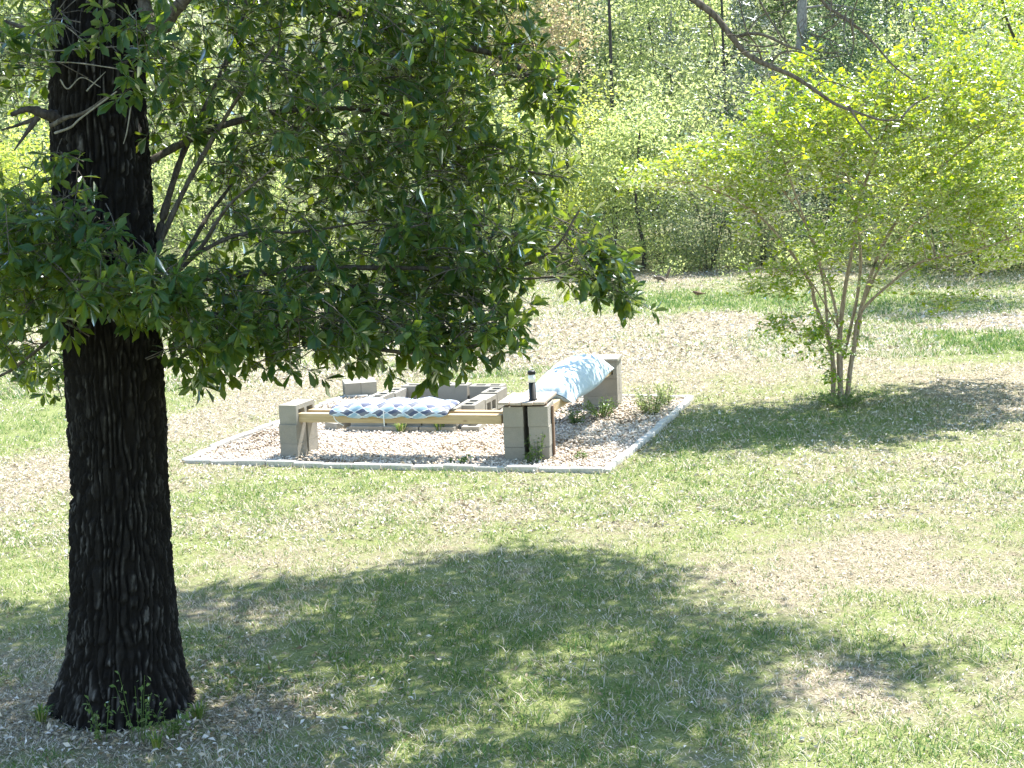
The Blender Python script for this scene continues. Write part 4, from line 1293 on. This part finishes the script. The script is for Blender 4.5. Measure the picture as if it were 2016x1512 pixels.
add(1640, 38.5, 'evergreen_tree', 'dark dense tree directly behind the crown of the bright small tree', 'tree', 5.4, 5.6, M_SHRUB_D, 420, seed=22, sig=.24, L=(.08, .13))  # added tree, dark leaves put in to read as shaded gaps
add(30, 33.5, 'leafy_shrub', 'sunlit yellow green shrub beyond the broken stub of the oak', 'shrub', 4.0, 4.0, M_SHRUB_Y, 290, seed=14, sig=.2)
add(420, 36.5, 'leafy_shrub', 'pale shrub seen through gaps beside the oak trunk', 'shrub', 4.2, 4.2, M_SHRUB_L, 300, seed=15, sig=.2)
add(640, 37.5, 'leafy_shrub', 'pale green shrub behind the middle of the oak foliage', 'shrub', 4.0, 3.9, M_SHRUB_L, 280, seed=16, sig=.2)
add(810, 36.8, 'leafy_shrub', 'low shrub with light leaves behind the hanging oak leaves', 'shrub', 3.2, 2.8, M_SHRUB_G, 230, seed=17, sig=.18)
add(1210, 35.6, 'leafy_shrub', 'small open shrub at the foot of the dark sapling', 'shrub', 2.1, 1.6, M_SHRUB_L, 80, seed=18, L=(.05, .09))
# sapling with a thin dark crooked trunk
xs = px_at(1258, 36)
add(1258, 36.0, 'sapling', 'thin sapling with a crooked dark trunk at the lawn edge', 'tree', 3.2, 3.9, M_SHRUB_L, 150, seed=19, z0=1.5, sig=.18,
    trunk=(.055, [(0.06, 0, -.1), (.10, 0, .5), (.0, 0, 1.0), (-.05, 0, 1.6), (.02, 0, 2.4), (.1, 0, 3.2)]))

def needles(rs, P, L0, L1):
    n = len(P)
    D = unit(rs.normal(size=(n, 3)) + np.array([0, 0, .2]))
    L_ = L0 + (L1 - L0) * rs.random(n)
    return leaf_geo(P, D, rs.normal(size=(n, 3)), L_, np.full(n, .010))

def pine(label, px, Y, r0, lean, h, mat, ncl, z_low, seed, bark_h=None, name='pine_tree', limbs_=8):
    rs = np.random.default_rng(seed)
    x = px_at(px, Y); g0 = float(gz(x, Y))
    o = thing(name, label, 'tree', (x, Y, g0))
    V, F = tube([(0, 0, -.1), (lean * .3, 0, h * .3), (lean * .7, 0, h * .65), (lean, 0, h)], r0, r0 * .5, 8, 20, .12, seed)
    link('trunk', mk_mesh('trunk', V, F, mat, smooth=True), o)
    tw, P = [], []
    for k in range(limbs_):
        z = z_low + (h - z_low) * (k + rs.random()) / limbs_
        a = rs.random() * 6.28; L_ = (.6 + 1.3 * rs.random())
        p0 = np.array([lean * z / h, 0, z]); p1 = p0 + np.array([math.cos(a) * L_, math.sin(a) * L_ * .7, -.25 + .3 * rs.random()])
        V, F = tube([p0, (p0 + p1) / 2 + np.array([0, 0, .12]), p1], r0 * .22, r0 * .06, 5, 6, .2); link('branch', mk_mesh('branch', V, F, mat), o)
        for q in range(ncl):
            t = .35 + .65 * rs.random()
            c = p0 * (1 - t) + p1 * t + rs.normal(0, .12, 3)
            P.append(c[None] + rs.normal(0, .07, (36, 3)))
    if ncl:
        P = np.concatenate(P)
        V, F = needles(rs, P, .12, .22)
        link('needles', mk_mesh('needles', V, F, M_NEEDLE, np.repeat(np.clip(rs.normal(.5, .25, len(P)), 0, 1), 2)), o, kind='stuff')
    return o
pine('slim dark pine trunk standing bare above the yellow green shrub', 1212, 40, .055, .05, 10, M_DARKBARK, 0, 7.4, 3)
pine('very thin pine trunk left of the pale grey one behind the bare bough', 1437, 41, .045, -.1, 9, M_DARKBARK, 5, 5.2, 4, limbs_=12)
pine('pale grey pine trunk at the top behind the dead twigs', 1575, 40, .17, .25, 11, M_GREYBARK, 5, 4.5, 5, limbs_=10)
pine('thin grey trunk at the top edge between soft green needles', 1330, 47, .07, .05, 11, M_GREYBARK, 7, 5.2, 6, limbs_=12)
pine('slender pine with soft needles beside the bare bough at the top', 1400, 45, .05, .15, 11, M_DARKBARK, 10, 4.0, 7, limbs_=16)

for k, (px, Y, r0, ln, lb) in enumerate(((905, 46, .08, .2, 'thin grey trunk behind the bright shrubs beside the oak tip'), (1275, 52, .10, -.2, 'distant grey trunk between the two thin dark trunks'), (1660, 47, .09, .3, 'leaning grey trunk in the wood above the bright small tree'),
        (1830, 44, .11, -.2, 'grey trunk in the wood at the upper right'), (520, 48, .12, .1, 'grey trunk in the wood behind the oak foliage'), (1040, 55, .11, .1, 'far grey trunk under the orange pink leaves'))):
    pine(lb, px, Y, r0, ln, 11, M_GREYBARK, 3, 4.2, 60 + k, name='tree_trunk', limbs_=9)

# dry brush of grey twigs behind the bare bough
def brush():
    rs = np.random.default_rng(8)
    x = px_at(1490, 38.5)
    o = thing('dead_brush', 'tangle of pale dead twigs between the grey green shrub and the bough', 'brush', (x, 38.5, float(gz(x, 38.5))))
    tw = []
    for k in range(170):
        b = np.array([rs.normal(0, .7), rs.normal(0, .5), 1.4 + 3.4 * rs.random()])
        d = unit(rs.normal(size=3) * np.array([1, .6, .7])) * (.4 + .8 * rs.random())
        tw.append(tube([b - d / 2, b + rs.normal(0, .06, 3), b + d / 2], .010, .005, 4, 4))
    for k in range(7):
        a = rs.normal(0, .25, 2)
        tw.append(tube([(a[0], a[1], -.05), (a[0] * 2, a[1] * 2, 1.6), (a[0] * 5, a[1] * 3, 3.6)], .025, .008, 5, 8, .2))
    V, F = join(tw)
    link('twigs', mk_mesh('twigs', V, F, M_GREYBARK), o)
brush()

# the wood behind, too deep to tell its trees apart
def woodland():
    rs = np.random.default_rng(51)
    parts, tints = [], []
    def clump(x, y, w, h, n_cl, per, L0, L1, z0, t0):
        P, ct = crown_points(rs, n_cl, per, x, y, float(gz(x, y)) + z0, w, w * .7, h, .30, .4)
        parts.append(leafset(rs, P, L0, L1)); tints.append(np.clip(rs.normal(t0, .2, len(P)) + ct, 0, 1))
    for k in range(46):
        y = 40 + 9 * rs.random(); x = rs.uniform(-1, 1) * (.38 * y + 3)
        clump(x, y, 3 + 2 * rs.random(), 3.5 + 3.5 * rs.random(), 66, 30, .11, .19, .1, .05 + .9 * rs.random())
    for k in range(60):
        y = 50 + 16 * rs.random(); x = rs.uniform(-1, 1) * (.38 * y + 4)
        clump(x, y, 4 + 3 * rs.random(), 7 + 5 * rs.random(), 72, 26, .17, .30, .3, -.05 + .9 * rs.random())
    V, F = join(parts)
    link('woodland', mk_mesh('woodland', V, F, M_WOOD, np.repeat(np.concatenate(tints), 2)), kind='stuff')
    # leafy undergrowth along the lawn edge
    parts, tints = [], []
    for k in range(170):
        x = rs.uniform(-14, 15); y = 36.0 - .35 * max(x - 3, 0) + rs.normal(0, .9); hh = .35 + 1.2 * rs.random() ** 2.2
        P, ct = crown_points(rs, int(9 + 20 * hh), 15, x, y, float(gz(x, y)), .5 + hh, .5 + .8 * hh, hh, .11, .4)
        parts.append(leafset(rs, P, .04, .08)); tints.append(np.clip(rs.normal(.4, .22, len(P)) + ct, 0, 1))
    V, F = join(parts)
    link('undergrowth', mk_mesh('undergrowth', V, F, M_SHRUB_L, np.repeat(np.concatenate(tints), 2)), kind='stuff')
woodland()

# ------------------------------------------------------------------ small plants
def weed(name, label, cat, x, y, w, h, n, mat=M_WEED, kind='leafy', seed=1, group=None):
    rs = np.random.default_rng(seed)
    o = thing(name, label, cat, (x, y, float(gz(x, y)) + .01), group)
    if kind == 'leafy':
        tw, P = [], []
        for k in range(n):
            a = rs.random() * 6.28; rr = w / 2 * math.sqrt(rs.random()); hh = h * (.5 + .5 * rs.random())
            b = np.array([.3 * rr * math.cos(a), .3 * rr * math.sin(a), 0]); t = np.array([rr * math.cos(a), rr * math.sin(a), hh])
            tw.append(tube([b, (b + t) / 2 + np.array([0, 0, .02]), t], .0025, .0015, 3, 4))
            m = 9
            s = np.linspace(.25, 1, m)[:, None]
            P.append(b * (1 - s) + t * s + rs.normal(0, .008, (m, 3)))
        V, F = join(tw)
        link('stems', mk_mesh('stems', V, F, M_WEED, np.full(len(F), .3)), o)
        P = np.concatenate(P)
        V, F = leafset(rs, P, .022, .045, .5)
        link('foliage', mk_mesh('foliage', V, F, mat, np.repeat(np.clip(rs.normal(.5, .25, len(P)), 0, 1), 2)), o, kind='stuff')
    else:
        th = rs.random(n) * 6.28; L_ = h * (.6 + .6 * rs.random(n)); ln = L_ * (.3 + .6 * rs.random(n))
        vs, fs = [], []
        for k in range(n):
            d = np.array([math.cos(th[k]), math.sin(th[k]), 0]); s = np.array([-d[1], d[0], 0]) * .004
            b = d * .03 * rs.random()
            m1 = b + d * ln[k] * .4 + np.array([0, 0, L_[k] * .7]); e = b + d * ln[k] + np.array([0, 0, L_[k] * .75])
            vs += [b - s, b + s, m1 - s, m1 + s, e]
            q = 5 * k
            fs += [(q, q + 1, q + 3), (q, q + 3, q + 2), (q + 2, q + 3, q + 4)]
        link('blades', mk_mesh('blades', np.array(vs), np.array(fs), M_GRASS, np.repeat(np.clip(rs.normal(.45, .15, n), 0, .8), 3)), o, kind='stuff')
    return o
p = gp(790, 856); weed('grass_tuft', 'grass tuft in front of the middle block of the fire pit', 'grass tuft', p[0], p[1], .2, .17, 60, kind='tuft', seed=3)
p = gp(866, 854); weed('grass_tuft', 'upright grass tuft at the right front end of the fire pit', 'grass tuft', p[0], p[1], .2, .22, 45, kind='tuft', seed=4)
p = gp(1060, 914); weed('weed_plant', 'weed growing up against the foot of the corner pillar', 'weed', p[0], p[1], .28, .30, 12, seed=5)
p = gp(1042, 916); weed('weed_plant', 'short weed at the slot of the corner pillar', 'weed', p[0], p[1], .14, .16, 7, seed=15)
p = gp(1135, 838); weed('weed_plant', 'green weed in the shade under the blue pillow', 'weed', p[0], p[1], .30, .20, 24, seed=6)
p = gp(1185, 825); weed('weed_plant', 'bushy weed at the foot of the back pillar', 'weed', p[0], p[1], .45, .24, 40, seed=7)
p = gp(1285, 818); weed('weed_plant', 'tall pale green weed in the back right corner of the gravel bed', 'weed', p[0], p[1], .55, .32, 60, M_SHRUB_L, seed=8)
p = gp(1312, 800); weed('weed_plant', 'thin yellowish weed against the edging at the far end', 'weed', p[0], p[1], .35, .28, 30, M_SHRUB_L, seed=9)
p = gp(1140, 905); weed('weed_plant', 'tiny weed in the gravel right of the corner pillar', 'weed', p[0], p[1], .22, .07, 10, seed=10)
p = gp(900, 915); weed('weed_plant', 'tiny weed at the front edging below the bench', 'weed', p[0], p[1], .3, .06, 12, seed=11)
p = gp(275, 1468); weed('weed_plant', 'green vine like weed climbing the foot of the oak', 'weed', p[0], p[1], .30, .40, 9, seed=12)
p = gp(205, 1462); weed('weed_plant', 'small weed sprig at the oak foot on the dark side', 'weed', p[0], p[1], .22, .24, 6, seed=13)
p = gp(335, 1455); weed('weed_plant', 'leafy weed at the oak foot beside the leaf litter', 'weed', p[0], p[1], .22, .14, 9, seed=14)
p = gp(1665, 800); weed('weed_plant', 'shaded weeds around the stems of the bright green tree', 'weed', p[0], p[1], .9, .16, 60, seed=16)

for px, py, sd, lb in ((392, 1420, 31, 'grass tuft on the oak root nearest the fire pit'), (82, 1425, 32, 'grass tuft at the oak root on its dark side'), (310, 1478, 33, 'low grass tuft in front of the oak foot')):
    p = gp(px, py); weed('grass_tuft', lb, 'grass tuft', p[0], p[1], .2, .10, 46, kind='tuft', seed=sd)

# ------------------------------------------------------------------ squirrel and bird
def skin(name, verts, radii, edges, mat, sub=2):
    me = bpy.data.meshes.new(name); me.from_pydata([tuple(v) for v in verts], edges, [])
    o = bpy.data.objects.new(name, me); COL.objects.link(o)
    o.modifiers.new('skin', 'SKIN')
    for i, r in enumerate(radii):
        me.skin_vertices[0].data[i].radius = (r, r)
    me.skin_vertices[0].data[0].use_root = True
    s = o.modifiers.new('sub', 'SUBSURF'); s.levels = sub; s.render_levels = sub
    dg = bpy.context.evaluated_depsgraph_get()
    m2 = bpy.data.meshes.new_from_object(o.evaluated_get(dg))
    bpy.data.objects.remove(o); m2.name = name
    m2.materials.clear(); m2.materials.append(mat)
    return m2
p = gp(1302, 557)
sq = thing('squirrel', 'grey brown squirrel with raised tail on the lawn edge by the shrubs', 'squirrel', (p[0], p[1], float(gz(p[0], p[1]))))
sv = [(.05, 0, .085), (.0, 0, .095), (-.06, 0, .085), (-.10, 0, .105), (-.145, 0, .10), (-.17, 0, .092),       # haunch, back, chest, neck, head, snout
      (.06, .035, .04), (.075, .04, .008), (.04, .04, .006), (.06, -.035, .04), (.075, -.04, .008), (.04, -.04, .006),
      (-.06, .03, .04), (-.075, .03, .006), (-.06, -.03, .04), (-.075, -.03, .006), (-.13, .018, .128), (-.13, -.018, .128)]
sr = [.052, .046, .038, .03, .03, .014, .03, .016, .01, .03, .016, .01, .014, .009, .014, .009, .008, .008]
se = [(0, 1), (1, 2), (2, 3), (3, 4), (4, 5), (0, 6), (6, 7), (7, 8), (0, 9), (9, 10), (10, 11), (2, 12), (12, 13), (2, 14), (14, 15), (4, 16), (4, 17)]
link('body', skin('body', sv, sr, se, M_FUR), sq)
tv = [(.09, 0, .085), (.125, 0, .10), (.14, 0, .15), (.155, 0, .21), (.19, 0, .26), (.215, 0, .285)]
link('tail', skin('tail', tv, [.012, .024, .032, .034, .028, .010], [(i, i + 1) for i in range(5)], M_FUR), sq)
p = gp(1374, 586)
bd = thing('bird', 'small brown bird with orange buff breast standing on the green grass', 'bird', (p[0], p[1], float(gz(p[0], p[1])) + .02))
bv = [(0, 0, .075), (-.045, 0, .085), (-.075, 0, .108), (-.10, 0, .106), (.05, 0, .068), (.10, 0, .062), (.15, 0, .058),
      (.005, .016, .035), (.0, .016, .0), (.005, -.016, .035), (.0, -.016, .0)]
br = [.04, .034, .024, .006, .028, .012, .012, .006, .004, .006, .004]
be = [(0, 1), (1, 2), (2, 3), (0, 4), (4, 5), (5, 6), (0, 7), (7, 8), (0, 9), (9, 10)]
link('body', skin('body', bv, br, be, M_BIRD), bd)
link('breast', skin('breast', [(-.052, 0, .078), (-.02, 0, .062), (.02, 0, .058)], [.03, .036, .028], [(0, 1), (1, 2)], M_BREAST), bd)
for s_ in (-1, 1):
    link('wing', skin('wing', [(-.03, .032 * s_, .088), (.03, .034 * s_, .078), (.09, .018 * s_, .066)], [.016, .016, .006], [(0, 1), (1, 2)], M_BIRD), bd)
